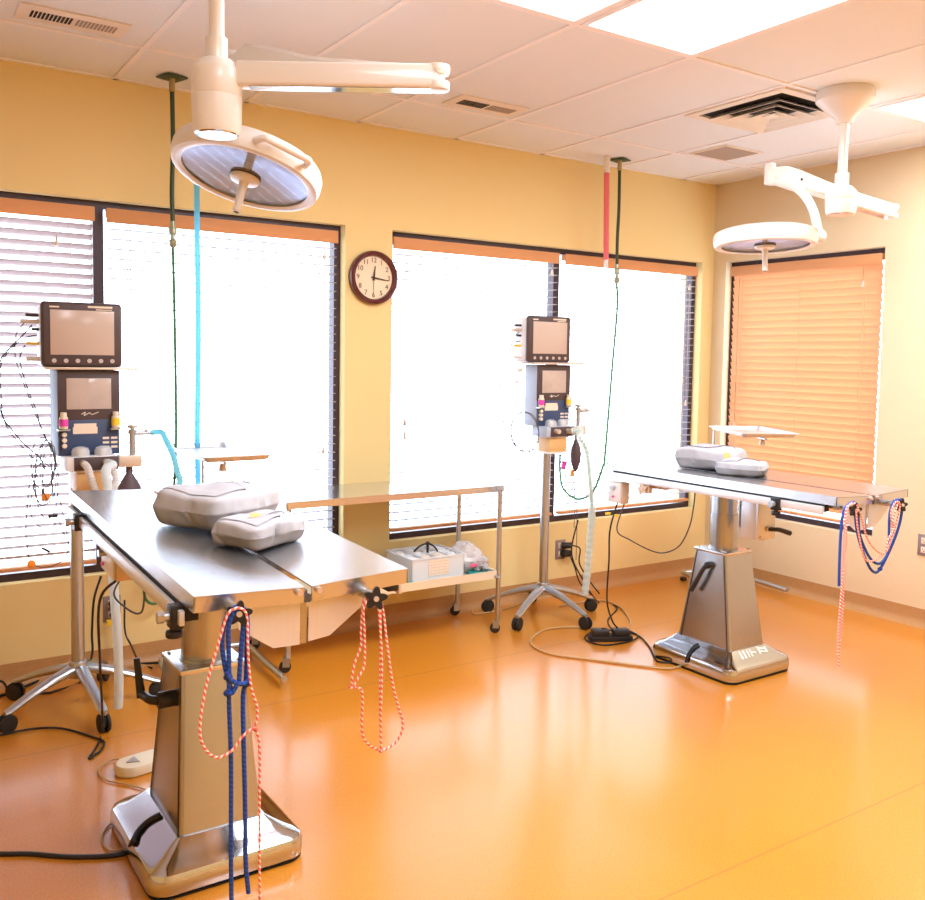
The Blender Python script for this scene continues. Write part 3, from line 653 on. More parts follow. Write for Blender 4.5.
# ------------------------------------------------------------------ wrapped packs
from mathutils.bvhtree import BVHTree
def pack(c, size, ang, z0, label, seed, tapes=()):
    lx, ly, lz = size; root = thing('wrapped_instrument_pack', (c[0], c[1], z0), label, 'surgical pack', 'grey cloth wrapped surgical packs')
    T = Matrix.Translation((c[0], c[1], z0)) @ Matrix.Rotation(ang, 4, 'Z')
    b = bmesh.new(); bmesh.ops.create_cube(b, size=2); bmesh.ops.subdivide_edges(b, edges=list(b.edges), cuts=25, use_grid_fill=True)
    for v in b.verts:
        p = v.co.copy(); k = 9.
        l = (abs(p.x)**k+abs(p.y)**k+abs(p.z)**k)**(1/k); p = p/l
        # sides lean in to the bottom, shoulders high, the two short ends tucked like a parcel
        lean = 1-.13*max(0, -p.z)-.07*max(0, p.z)-.04*p.y*p.z
        tuck = 1-.10*(abs(p.x)**4)*(1-abs(p.z)**2)
        x, y, z = p.x*lx/2*lean, p.y*ly/2*lean*tuck, p.z*lz/2
        z *= 1-(.16*(p.x**4)+.10*(p.y**4))*(1 if p.z > 0 else 0)
        sag = .006*math.sin(p.x*3.1+seed)*math.cos(p.y*2.7+seed)
        nn = noise.noise(V((x*12, y*12, z*10+seed*7)))*.007+noise.noise(V((x*30+seed, y*30, z*26)))*.003
        crease = -.0065*max(0, 1-abs(math.sin(x*26+y*14+seed)+.25*noise.noise(V((x*20, y*20, z*20))))*5)*(1-abs(p.z)**3)
        d = V((p.x, p.y, p.z*.6)).normalized()*(nn+crease)
        v.co = V((x+d.x, y+d.y, max(z+d.z+(sag if p.z > 0 else 0)+lz/2, .0005)))
    tree = BVHTree.FromBMesh(b)
    def top(x, y, up=.003):
        h = tree.ray_cast(V((x, y, 1)), V((0, 0, -1))); return V((x, y, (h[0].z if h[0] else 0)+up))
    m = MB(T); m._add(b); m.build('cloth_wrap', M['pack'], root, ang=60)
    # envelope flap: one end folded over the top with a pointed edge
    n = 16; rows = []
    for i in range(n+1):
        row = []
        for j in range(n+1):
            u, w_ = i/n, j/n; y = (-.40+.80*w_)*ly; x1 = lx*(.16-.34*abs(w_-.5)); x0_ = -lx*.40
            row.append(top(x0_+(x1-x0_)*u, y, .0025+.0025*u))
        rows.append(row)
    f = bmesh.new(); vs = [[f.verts.new(p) for p in r] for r in rows]
    for i in range(n):
        for j in range(n): f.faces.new((vs[i][j], vs[i+1][j], vs[i+1][j+1], vs[i][j+1]))
    bmesh.ops.recalc_face_normals(f, faces=f.faces); m = MB(T); m._add(f); fl_o = m.build('folded_flap', M['pack'], root, ang=60)
    m = MB(T); m.tube([rows[n][j]-V((0, 0, .002)) for j in range(n+1)], .0022, 6, 2); m.build('flap_edge_shade', M['packd'], fl_o)  # dark line paints the shade along the flap edge
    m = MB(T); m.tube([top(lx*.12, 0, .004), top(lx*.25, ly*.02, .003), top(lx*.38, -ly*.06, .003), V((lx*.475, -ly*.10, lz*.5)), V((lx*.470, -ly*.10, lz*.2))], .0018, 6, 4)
    m.build('end_fold_shade', M['packd'], root)  # dark line paints the shade in the end crease
    for (x, y, w, l, a, side) in tapes:
        m = MB(T)
        if side: 
            h = tree.ray_cast(V((x, -ly, lz*.55)), V((0, 1, 0))); yy = h[0].y if h[0] else -ly/2
            m.box((x, yy-.003, lz*.60), (w, .0025, l))
        else:
            nx, ny = 8, 4; g = bmesh.new(); q = rz(a)
            gv = [[g.verts.new(top(x+(q @ V(((i_/nx-.5)*w, (j_/ny-.5)*l, 0))).x, y+(q @ V(((i_/nx-.5)*w, (j_/ny-.5)*l, 0))).y, .0062)) for j_ in range(ny+1)] for i_ in range(nx+1)]
            for i_ in range(nx):
                for j_ in range(ny): g.faces.new((gv[i_][j_], gv[i_+1][j_], gv[i_+1][j_+1], gv[i_][j_+1]))
            m._add(g)
        m.build('tape', M['tape'], root)
    return root
pack((.885, 2.635), (.295, .275, .112), R(27), .967, 'larger grey cloth pack on the near table', 1, [(.075, -.03, .10, .022, -.9, False)])
pack((.907, 2.355), (.225, .180, .074), R(27), .955, 'smaller grey cloth pack in front of the big one on the near table', 2, [(.0, .02, .055, .022, .4, False), (.01, .03, .03, .012, 1.2, False)])
pack((3.565, 3.09), (.32, .25, .112), R(-66), .936, 'larger grey cloth pack on the far table, taped', 3, [(.115, 0, .028, .06, 0, True)])
pack((3.50, 2.845), (.225, .18, .070), R(-66), .936, 'smaller grey cloth pack nearest the middle of the far table', 4, [(-.02, .0, .03, .02, .2, False)])

# ------------------------------------------------------------------ ropes
def rope(label, mt, paths, r=.004, knots=(), cat='rope', group='ropes tied to the operating tables', name='tie_rope'):
    m = MB()
    for p in paths: m.tube(p, r, 8, 8)
    for k in knots: m.sph(k, r*1.75, (1.15, 1, .9), 10)
    return tag(m.build(name, mt), label, cat, group)
Y = 1.885
def yl(pts, y0=Y, dy=0): return [ya(p[0], p[1], y0+dy*i/max(1, len(pts)-1)) for i, p in enumerate(pts)]
rope('doubled blue rope hanging from the front left corner of the near table', M['blue'], [
    yl([(232, 900+40), (231, 860), (231, 762), (229, 700), (231, 690), (226, 672), (222, 645), (225, 622), (233, 609), (241, 607), (247, 616), (247, 645), (246, 680), (243, 704), (245, 800), (245.6, 860), (248.5, 893)]),
    yl([(229, 690), (229, 660), (229, 625), (237, 610), (243, 622), (241, 650), (239, 682)], Y-.008),
    yl([(226, 672), (231, 680), (240, 684), (247, 683)], Y-.012), yl([(228, 694), (233, 692), (238, 682)], Y-.012)], .0052,
    [ya(228, 677, Y-.006), ya(247, 683, Y-.006), ya(228, 693, Y-.006)])
Y2 = 1.868
rope('pink and white rope looped down the near table\'s pedestal beside the blue rope', M['pink'], [
    yl([(260, 930), (259.5, 860), (259.5, 800), (259.4, 745), (255, 728), (257, 720), (257, 707), (251, 686), (248, 652), (247, 618), (242, 609), (234, 609), (227, 616), (218, 645), (207, 683), (200.7, 718), (200.7, 738), (207.6, 752), (218, 757.5), (232, 750.5), (242, 737), (252, 729), (256, 729)], Y2)], .0030,
    [ya(255.5, 729, Y2)])
Y3 = 1.89
rope('pink and white rope hanging from the right end knob of the near table', M['pink'], [
    yl([(372, 599), (364, 601), (361, 630), (361, 646), (354, 666), (352.4, 686), (362, 692), (362, 730), (368, 744), (381, 750), (394, 744), (401.6, 732), (402.4, 720), (398, 706), (392, 680), (387, 644), (382, 606), (374, 600)], Y3),
    yl([(368, 598), (363.5, 610), (364.4, 630), (364.4, 664), (359, 676), (353, 687), (349, 687)], Y3-.006),
    yl([(380, 600), (380.6, 650), (380, 690), (381, 752)], Y3-.004), yl([(378, 600), (381.8, 660), (380.6, 720), (381.2, 752)], Y3-.008)], .0030,
    [ya(353, 687, Y3-.004), ya(381.2, 751, Y3-.004)])
Y4 = 2.105
rope('blue rope swagged between the two end knobs of the far table', M['blue'], [
    yl([(839, 586), (839.5, 560), (841, 530), (843, 514), (848, 505), (855, 503), (858, 515), (860, 536), (870, 558), (880, 563.5), (888, 552), (889, 530), (890, 512), (895, 501), (902, 502), (900, 522), (892, 545), (880, 569), (873, 571.5), (866, 560), (858, 536), (855, 514)], Y4)], .0055, [ya(880, 569, Y4)])
rope('pair of pink ropes hanging to near floor height from the far table\'s corner', M['pink'], [
    yl([(838, 668), (840, 640), (842, 580), (844, 540), (846, 510), (852, 503)], Y4-.012), yl([(837.5, 655), (839, 620), (842.5, 580), (846, 545), (847, 510), (855, 503)], Y4-.018), yl([(841, 640), (843, 600), (845, 545), (848, 508)], Y4-.02)], .0034)
rope('pink rope swagged between the end knobs of the far table beside the blue rope', M['pink'], [
    yl([(857, 505), (862, 520), (868, 540), (880, 553), (888, 549), (892, 530), (891, 512), (896, 502), (900, 505), (897, 520), (893, 535), (884, 553), (872, 561), (864, 557), (858, 530), (856, 510)], Y4-.012),
    yl([(898, 503), (893, 520), (894, 528), (888, 540), (886, 552)], Y4-.018)], .0034)

# ------------------------------------------------------------------ long steel cart
root = thing('steel_cart', (2.23, 4.08, 0), 'long stainless trolley on casters below the windows, clear crate on its shelf', 'cart')
x0, x1, y0, y1, zt = 1.615, 2.845, 3.86, 4.285, .80
m = MB(); m.bx(x0, x1, y0, y1, zt-.006, zt); m.bx(x0, x1, y0, y0+.006, zt-.034, zt-.003); m.bx(x0, x1, y1-.006, y1, zt-.034, zt-.003); m.bx(x0, x0+.006, y0, y1, zt-.034, zt-.003); m.bx(x1-.006, x1, y0, y1, zt-.034, zt-.003)
m.build('top', M['carttop'] if 'carttop' in M else mat('cart_steel', (.70, .69, .68), .14, .85, var=.03), root, flat=True)
m = MB(); m.bx(x0+.03, x1-.03, y0+.015, y1-.015, .300, .306); m.bx(x0+.03, x1-.03, y0+.012, y0+.018, .300, .342); m.bx(x0+.03, x1-.03, y1-.018, y1-.012, .300, .342); m.bx(x0+.03, x0+.036, y0+.015, y1-.015, .300, .342); m.bx(x1-.036, x1-.03, y0+.015, y1-.015, .300, .342)
m.build('shelf', mat('shelf_steel', (.86, .78, .60), .35, .4, var=.03), root, flat=True)
for sx, sy in ((x0+.016, y0+.016), (x1-.016, y0+.016), (x0+.016, y1-.016), (x1-.016, y1-.016)):
    m = MB(); m.cyl((sx, sy, .085), (sx, sy, zt-.005), .0135, n=16); lg = m.build('leg', M['tube'], root)
    CT = place(sx, sy, 0, R(random.choice((48, 62, 75))))
    m = MB(CT); m.cyl((0, 0, .095), (0, 0, .070), .014, n=14); m.bx(-.013, .013, -.012, .016, .062, .072, .002); m.bx(-.013, -.010, -.008, .024, .028, .070); m.bx(.010, .013, -.008, .024, .028, .070); cs = m.build('caster_fork', M['tube'], lg)
    m = MB(CT); m.cyl((-.009, .014, .0275), (.009, .014, .0275), .0275, n=24, bev=.004); m.build('caster_wheel', M['rubber'], lg)
m = MB(); m.box((x1-.03, y0+.01, .312), (.03, .03, .012)); m.build('shelf_bracket', M['tube'], root)

# crate with things in it
bx0, bx1, by0, by1, bz = 2.345, 2.665, 3.965, 4.235, .3065
root = thing('plastic_crate', ((bx0+bx1)/2, (by0+by1)/2, bz), 'frosted clear plastic divided crate on the trolley shelf', 'crate')
m = MB(); t = .004; zt2 = bz+.128
m.bx(bx0, bx1, by0, by0+t, bz, zt2); m.bx(bx0, bx1, by1-t, by1, bz, zt2); m.bx(bx0, bx0+t, by0, by1, bz, zt2); m.bx(bx1-t, bx1, by0, by1, bz, zt2); m.bx(bx0, bx1, by0, by1, bz, bz+t)
m.bx(bx0-.006, bx1+.006, by0-.006, by0, zt2-.008, zt2); m.bx(bx0-.006, bx1+.006, by1, by1+.006, zt2-.008, zt2); m.bx(bx0-.006, bx0, by0, by1, zt2-.008, zt2); m.bx(bx1, bx1+.006, by0, by1, zt2-.008, zt2)
m.build('tub', M['crate'], root, flat=True)
m = MB()
for k in (1, 2, 3): x = bx0+(bx1-bx0)*k/4; m.bx(x-.0015, x+.0015, by0+.006, by1-.006, bz+.01, zt2-.004)
m.bx(bx0+.006, bx1-.006, (by0+by1)/2-.0015, (by0+by1)/2+.0015, bz+.01, zt2-.004); m.build('dividers', M['crate'], root, flat=True)
m = MB(); m.bx(bx0+.10, bx0+.225, by0-.0025, by0-.0005, bz+.030, bz+.112); nt_ = m.build('paper_note', M['paper'], root, flat=True)
m = MB()
for k in range(5):
    xx = bx0+.11; zz = bz+.10-k*.015
    while xx < bx0+.21: l = random.uniform(.008, .02); m.bx(xx, xx+l, by0-.0035, by0-.0025, zz, zz+.003); xx += l+.006
m.build('handwriting', M['cordw'], nt_, flat=True)
for k in range(4):
    for j in range(2):
        x = bx0+(bx1-bx0)*(k+.5)/4; y = by0+(by1-by0)*(j+.5)/2
        m = MB(); 
        if (k+j) % 2: m.sph((x, y, bz+.085), .036, (1, 1.2, 1.1+.2*random.random()), 14)
        else: m.box((x, y, bz+.07), (.058, .09, .10+.03*random.random()), rz(random.uniform(-.2, .2)), .012)
        nm = 'gauze_bundle' if (k+j) % 2 else 'supply_packet'
        where = ['first', 'second', 'third', 'last'][k]+' column from the left, '+('front' if j == 0 else 'rear')+' row of the crate'
        tag(m.build(nm, M['tissue'] if random.random() < .75 else M['paper']), 'white '+('gauze bundle' if (k+j) % 2 else 'supply packet')+' in '+where, 'supplies', 'supplies in the clear crate')
m = MB(); a = V((2.52, 4.10, bz+.17)); m.tube([a+V((-.085, 0, -.035)), a+V((-.05, 0, -.01)), a, a+V((.04, 0, -.02)), a+V((.065, .0, -.05))], .005, 8)
m.sph(a, .012); m.cyl(a, a+V((0, 0, -.05)), .007); tag(m.build('black_tubing_loop', M['cable']), 'black looped tube with a metal fitting sticking out of the crate', 'tube')
# clear bag
root = thing('clear_poly_bag', (2.76, 4.07, bz), 'crumpled clear plastic bag slumped right of the crate', 'bag')
def blob(c, sx, sy, sz, amp, seed, n=28):
    b = bmesh.new(); bmesh.ops.create_uvsphere(b, u_segments=n, v_segments=n//2, radius=1)
    for v in b.verts:
        p = v.co.copy(); k = 1+noise.noise(p*2.3+V((seed, 0, 0)))*amp+noise.noise(p*6+V((0, seed, 0)))*amp*.5
        v.co = V((c[0]+p.x*sx*k, c[1]+p.y*sy*k, max(c[2]-sz*.97, c[2]+p.z*sz*k)))
    return b
m = MB(); m._add(blob((2.735, 4.06, bz+.080), .085, .11, .082, .25, 3)); m._add(blob((2.775, 4.02, bz+.055), .055, .10, .058, .3, 5)); m.build('film', M['bagclr'], root, ang=25)
m = MB(); m._add(blob((2.775, 3.98, bz+.048), .040, .05, .040, .3, 9)); m.build('brown_contents', mat('brown_hair', (.16, .11, .10), .8, var=.3, vscale=50), root)
m = MB(); m.box((2.715, 3.945, bz+.060), (.05, .004, .018), rz(.15), .001); m.build('pink_slip', mat('pink_slip', (.8, .12, .25), .5, var=.05), root)
m = MB(); m._add(blob((2.71, 4.07, bz+.06), .05, .06, .05, .3, 11)); m.build('white_contents', M['tissue'], root)
m = MB(); m.box((2.75, 3.95, bz+.012), (.11, .08, .018), rz(-.2), .004); tag(m.build('teal_packet', M['teal']), 'flat teal packet under the front of the clear bag', 'packet')
m = MB(); m.box((2.315, 3.945, bz+.012), (.05, .05, .014), rz(.3), .003); tag(m.build('teal_packet', M['teal']), 'small teal packet on the trolley shelf left of the crate', 'packet')

# ------------------------------------------------------------------ instrument stands (Mayo trays)
def tray(mb, c, hx, hy, ang, z, rim=.022, flare=.012):
    def rr(h, k, zz, r):
        o = []
        for sx, sy, a0 in ((1, 1, 0), (-1, 1, 90), (-1, -1, 180), (1, -1, 270)):
            for q in range(5):
                a = R(a0+22.5*q); o.append((sx*(h-r)+r*math.cos(a), sy*(k-r)+r*math.sin(a), zz))
        return o
    T = place(c[0], c[1], z, ang); b = MB(T)
    b.loft([rr(hx-.02, hy-.02, 0, .02), rr(hx-.012, hy-.012, .004, .022), rr(hx-.003, hy-.003, rim-.002, .026), rr(hx+.010, hy+.010, rim, .03), rr(hx+.010, hy+.010, rim+.003, .03), rr(hx-.005, hy-.005, rim+.003, .026), rr(hx-.014, hy-.014, .006, .022), rr(hx-.022, hy-.022, .003, .02)])
    return b
def mayo(label, post, base_loops, tr, ztray):
    root = thing('instrument_stand', (post[0], post[1], 0), label, 'instrument stand', 'tray stands beside the operating tables')
    for p in base_loops:
        m = MB(); m.tube(p, .015, 12, 6); m.build('base_tube', M['tube'], root)
    (cx, cy, hx, hy, ang) = tr
    bend = V((cx, cy, 0))-V((post[0], post[1], 0)); bd = bend.normalized()
    m = MB(); m.cyl((post[0], post[1], .055), (post[0], post[1], .62), .009, n=16); m.build('lower_post', M['tube'], root)
    m = MB(); p = V((post[0], post[1], 0))
    m.tube([p+V((0, 0, .5)), p+V((0, 0, ztray-.09)), p+V((0, 0, ztray-.05)), p+bd*.025+V((0, 0, ztray-.018)), p+bd*.06+V((0, 0, ztray-.012)), p+bd*(bend.length*.6)+V((0, 0, ztray-.012)), p+bd*(bend.length+hy*.8)+V((0, 0, ztray-.012))], .0068, 12, 6); fr = m.build('tray_frame', M['tube'], root)
    m = MB(); q = p+bd*(bend.length+hy*.6); m.cyl(q+V((0, 0, ztray-.02)), q+V((0, 0, ztray-.05)), .012, .018, n=12); m.build('frame_knob', M['tan'], fr)
    m = tray(None, (cx, cy), hx, hy, ang, ztray)
    return root, m
rt, m = mayo('instrument stand with steel tray behind the near table', (1.345, 4.225),
             [[(1.535, 3.69, .045), (1.55, 4.0, .045), (1.555, 4.15, .05), (1.54, 4.21, .055), (1.48, 4.225, .055), (1.345, 4.225, .055), (1.24, 4.225, .055), (1.16, 4.215, .055), (1.13, 4.15, .05), (1.12, 4.05, .045), (1.11, 3.72, .045)]],
             (1.285, 3.86, .145, .30, 0), 1.035)
m.build('tray', M['plate'], rt)
d = V((-.26, -.965, 0))
c1 = V((4.90, 4.02, .045)); c2 = V((4.585, 4.165, .045)); e1 = V((4.845, 3.55, .045)); e2 = V((4.46, 3.72, .045))
rt, m = mayo('instrument stand with steel tray behind the far table', (4.75, 4.10), [[e1, e1.lerp(c1, .6), c1+V((-.01, -.05, .005)), c1+V((-.04, .02, .01)), c1.lerp(c2, .5)+V((0, 0, .01)), c2+V((.03, .03, .01)), c2+V((0, -.03, .005)), e2.lerp(c2, .5), e2]],
             (4.385, 3.50, .16, .28, R(-30)), 1.052)
m.build('tray', M['plate'], rt)
m = MB(); m.cyl((4.60, 4.19, .0), (4.60, 4.19, .022), .022, n=16, bev=.003); m.build('foot', M['rubber'], rt)

# ------------------------------------------------------------------ anesthesia stands
def star_base(root, T, R0, a0, n=5):
    for k in range(n):
        a = R(a0+72*k); d = V((math.cos(a), math.sin(a), 0)); s = V((-d.y, d.x, 0))
        m = MB(T); lo = []
        for t, zc, w, h in ((.0, .165, .030, .024), (.15, .163, .028, .022), (.4, .145, .025, .019), (.7, .113, .022, .015), (.93, .082, .020, .012), (1., .076, .016, .010)):
            p = d*(R0*t)+V((0, 0, zc)); lo.append([p+s*w*math.cos(q)+V((0, 0, 1))*h*math.sin(q) for q in [2*PI*j/12 for j in range(12)]])
        m.loft(lo); lg = m.build('leg', M['tube'], root)
        m = MB(T); c = d*(R0*.97); m.cyl(c+V((0, 0, .08)), c+V((0, 0, .055)), .010, n=10)
        m.cyl(c+s*.020+V((0, 0, .036)), c+s*.006+V((0, 0, .036)), .036, n=24, bev=.005); m.cyl(c-s*.006+V((0, 0, .036)), c-s*.020+V((0, 0, .036)), .036, n=24, bev=.005); m.cyl(c+s*.008+V((0, 0, .04)), c-s*.008+V((0, 0, .04)), .022, n=14)
        m.build('caster', M['rubber'], lg)

def valve_machine(x, y, cx, front, a0, label, mon_label, side, R0=.32, zo=0.):
    """front/cx: where the cabinets sit relative to the pole"""
    T = place(x, y, 0); root = thing('anesthesia_stand', (x, y, 0), label, 'anesthesia machine', 'rolling anesthesia stands')
    star_base(root, T, R0, a0)
    m = MB(T); m.cyl((0, 0, .13), (0, 0, .20), .036, n=24, bev=.004); m.cyl((0, 0, .19), (0, 0, 1.06+zo), .026, n=24); m.build('pole', M['tube'], root)
    T = place(x, y, zo)
    m = MB(T); m.bx(cx-.05, cx+.05, -.03, .03, 1.0, 1.06, .006); m.build('pole_bracket', M['tube'], root)
    # ventilator cabinet
    f = front
    m = MB(T); m.bx(cx-.117, cx+.117, f, f+(.17 if side == 'L' else .11), 1.058, 1.398, .006); cab = m.build('ventilator_cabinet', M['bluegrey'] if side == 'R' else M['monitor'], root)
    m = MB(T); m.bx(cx-.117, cx+.117, f-.006, f+.002, 1.20, 1.398, .003); fa = m.build('front_panel', M['monitor'], cab)
    m = MB(T); m.bx(cx-.114, cx+.114, f-.005, f+.002, 1.06, 1.205, .002); m.build('lower_panel', M['navy'], cab)
    m = MB(T); m.bx(cx-.084, cx+.084, f-.0085, f-.005, 1.243, 1.366, .001); m.build('screen', M['screen2'], cab)
    m = MB(T); m.tube([(cx-.03, f-.008, 1.223), (cx-.015, f-.008, 1.231), (cx-.02, f-.008, 1.218), (cx+.0, f-.008, 1.228), (cx+.01, f-.008, 1.222), (cx+.035, f-.008, 1.231)], .0016, 6); m.build('emblem', M['paper'], cab)
    m = MB(T); m.bx(cx-.062, cx+.03, f-.0075, f-.004, 1.145, 1.172); m.bx(cx-.058, cx+.026, f-.0075, f-.004, 1.172, 1.186); m.build('paper_label', M['paper'], cab, flat=True)
    m = MB(T)
    for i in range(2):
        for j in range(3): m.bx(cx+.05+i*.032, cx+.074+i*.032, f-.0075, f-.004, 1.085+j*.018, 1.094+j*.018)
    m.build('small_labels', M['paper'], cab, flat=True)
    m = MB(T)
    for j in range(3): m.cyl((cx-.095, f-.004, 1.10+j*.022), (cx-.095, f-.022, 1.10+j*.022), .009, n=14)
    m.build('knobs', M['paper'], cab)
    for s_ in (-1, 1):
        m = MB(T); xx = cx+s_*.098; m.bx(xx-.022, xx+.022, f-.034, f, 1.160, 1.166); m.build('vial_ledge', M['tube'], cab)
    # shelf for the monitor
    m = MB(T); m.bx(cx-.165, cx+.185, f-.035, f+.17, 1.400, 1.410, .003); m.build('monitor_shelf', M['tan'], root)
    # absorber block with ports
    m = MB(T); m.bx(cx-.10, cx+.095, f-.075, f+.06, 1.003, 1.060, .006); ab = m.build('absorber_block', M['whitep'] if side == 'L' else M['bluegrey'], root)
    m = MB(T); m.bx(cx-.072, cx+.094, f-.079, f-.073, 1.006, 1.058, .002); m.build('block_face', M['monitor'], ab)
    for q in (-.04, .045):
        m = MB(T); m.lathe([(.034, 0), (.034, .018), (.028, .032), (.012, .038), (0, .038), (0, 0)], (cx+q, f-.035, 1.060), n=24); m.build('valve_dome', M['dome'], ab)
        m = MB(T); m.cyl((cx+q, f-.035, 1.060), (cx+q, f-.035, 1.085), .014, n=16); m.build('valve_disc', M['paper'], ab)
        m = MB(T); m.cyl((cx+q, f-.075, 1.035), (cx+q, f-.11, 1.035), .014, .0125, n=16); m.build('hose_port', M['tan'], ab)
    m = MB(T); m.bx(cx+.098, cx+.188, f-.07, f+.0, 1.010, 1.056, .004); vb = m.build('relief_valve_box', M['tan'], root)
    m = MB(T); m.cyl((cx+.16, f-.03, 1.05), (cx+.16, f-.03, 1.15), .012, n=16); m.cyl((cx+.16, f-.03, 1.145), (cx+.16, f-.03, 1.158), .017, n=18); m.cyl((cx+.16, f-.03, 1.165), (cx+.16, f-.03, 1.178), .020, n=18, bev=.003); m.cyl((cx+.16, f-.03, 1.15), (cx+.16, f-.03, 1.17), .009, n=12)
    m.cyl((cx+.16, f-.03, 1.143), (cx+.235, f-.03, 1.143), .0085, n=14); m.cyl((cx+.215, f-.03, 1.143), (cx+.215, f-.03, 1.158), .007, n=10); m.build('relief_valve', M['tube'], vb)
    m = MB(T); m.lathe([(a*(1 if side == 'L' else .62), b) for a, b in [(0, 0), (.014, 0), (.013, -.03), (.020, -.042), (.045, -.085), (.050, -.12), (.042, -.165), (.022, -.20), (.008, -.215), (0, -.215)]], (cx+.145, f-.035, 1.012), n=24); m.build('reservoir_bag', M['bag'], root)
    m = MB(T); m.bx(cx-.062, cx+.062, f-.06, f+.055, .914, 1.0, .012); cn = m.build('absorber_canister', M['canister'], root)
    for za, zb in ((.996, 1.004), (.908, .918)):
        m = MB(T); m.bx(cx-.066, cx+.066, f-.064, f+.059, za, zb, .003); m.build('canister_rim', M['whitep'], cn)
    # patient monitor on the shelf
    mf = f-.03; mx = cx-.026 if side == 'L' else cx-.055
    mo = thing('patient_monitor', (x+mx, y+mf+.06, 1.410+zo), mon_label, 'monitor', 'patient monitors on the stands')
    m = MB(T); m.bx(mx-.150, mx+.150, mf, mf+.03, 1.411, 1.664, .014, 3); m.build('front_bezel', M['monitor'], mo)
    m = MB(T); m.bx(mx-.148, mx+.146, mf+.028, mf+.135, 1.412, 1.655, .018, 3); m.build('casing', M['whitep'], mo)
    m = MB(T); m.bx(mx-.118, mx+.118, mf-.003, mf+.003, 1.458, 1.632, .001); m.build('screen', M['screen'], mo)
    for k in range(6):
        m = MB(T); m.cyl((mx-.105+k*.043, mf+.001, 1.435), (mx-.105+k*.043, mf-.003, 1.435), .0085, n=16); m.build('button', M['btn'], mo)
    m = MB(T); m.bx(mx+.02, mx+.112, mf-.0015, mf+.002, 1.643, 1.651); m.bx(mx+.05, mx+.11, mf-.0015, mf+.002, 1.635, 1.639); m.bx(mx-.12, mx-.085, mf-.0015, mf+.002, 1.640, 1.646); m.build('nameplate', M['paper'], mo, flat=True)
    for k, (zz, mm, ln) in enumerate(((1.61, 'black', .05), (1.585, 'tan', .07), (1.555, 'black', .03), (1.50, 'yellow', .05), (1.44, 'whitep', .05))):
        m = MB(T); m.cyl((mx-.144, mf+.07, zz), (mx-.144-ln, mf+.07, zz), .009 if k in (1, 4) else .006, n=12); m.build('connector', M[mm], mo)
    # vials clipped on the cabinet ledges
    for s_, mm, cap in ((-1, 'magenta', 'magenta-labelled'), (1, 'yellow', 'yellow-labelled')):
        xx = x+cx+s_*.098; yy = y+f-.019
        vt = thing('vial', (xx, yy, 1.166+zo), 'small '+cap+' vial on the '+('near left' if side == 'L' else 'far')+' anesthesia stand', 'vial', 'vials on the anesthesia stands')
        VT = Matrix.Translation((0, 0, zo)); m = MB(VT); m.cyl((xx, yy, 1.1665), (xx, yy, 1.215), .0165, n=20, bev=.003); m.build('glass', M['bottle'], vt)
        m = MB(VT); m.cyl((xx, yy, 1.178), (xx, yy, 1.206), .0172, n=20); m.build('label_band', M[mm], vt)
        m = MB(VT); m.cyl((xx, yy, 1.213), (xx, yy, 1.232), .012, n=16, bev=.002); m.build('cap', M['paper'], vt)
    return T
M['bluegrey'] = mat('blue_grey_casing', (.42, .46, .56), .45, var=.05)
M['dome'] = clear('clear_dome', (.9, .92, .95), .55, .1)
M['btn'] = mat('pale_button', (.55, .46, .42), .5, var=.03)
valve_machine(.73, 3.93, .035, -.09, 276-72, 'anesthesia machine on a star-base rolling pole at the left, behind the near table', 'dark tablet-like patient monitor on the left anesthesia stand', 'L')
valve_machine(3.238, 4.0, -.020, -.075, 278-72, 'anesthesia machine on a star-base rolling pole between the trolley and far table', 'dark patient monitor on the far anesthesia stand in front of the window mullion', 'R', .33, .043)

# hoses of the stands
def hose(name, label, mt, pts, r, cat='hose', group='breathing hoses and gas hoses', ribs=True):
    m = MB(); k = [0]
    P = spline(pts, 14)
    m.tube(P, r, 12, 2, rr=(lambda t: r*(1+.07*math.sin(t*len(P)*2.2))) if ribs else None)
    return tag(m.build(name, mt), label, cat, group)
cxL, fL = .765, 3.84
hose('breathing_hose', 'milky hose looping in a short U between the two ports of the left machine', M['hosew'],
     [(cxL-.04, fL-.112, 1.035), (cxL-.035, fL-.15, 1.02), (cxL-.022, fL-.16, .97), (cxL-.005, fL-.16, .925), (cxL+.025, fL-.16, .91), (cxL+.055, fL-.155, .935), (cxL+.068, fL-.14, .98), (cxL+.06, fL-.125, 1.01)], .0135)
hose('breathing_hose', 'pale blue-white hose from the left machine hanging to just above the floor', M['hoseb'],
     [(cxL+.045, fL-.112, 1.035), (cxL+.055, fL-.15, 1.03)] + [ya(106, 470, 3.66), ya(108, 490, 3.65), ya(111, 540, 3.65), ya(114, 590, 3.65), ya(118, 645, 3.65), ya(119, 690, 3.65), ya(118, 708, 3.65)], .0175, ribs=False)
hose('gas_hose', 'light blue gas hose arching from the left machine valve to the near table', M['hosebb2'] if 'hosebb2' in M else M.setdefault('hosebb2', translucent('sky_blue_hose', (.45, .85, .95), .75)),
     [(cxL+.235, fL-.03, 1.143), (cxL+.27, fL-.05, 1.145)] + [ya(166, 440, 3.72), ya(173, 455, 3.66), ya(177, 470, 3.58), ya(180, 482, 3.45), ya(175, 489, 3.30), (.93, 3.18, 1.000), (.915, 3.08, .995)], .0115, ribs=False)
hx_ = (3.238-.020+.045, 4.0-.075-.112, 1.078)
PR = [hx_, (hx_[0]+.03, hx_[1]-.03, 1.083)] + [ya(580, 438, 3.75), ya(587, 452, 3.74), ya(590, 480, 3.74), ya(592, 510, 3.74), ya(590, 540, 3.74), ya(588, 565, 3.74), ya(585, 594, 3.74)]
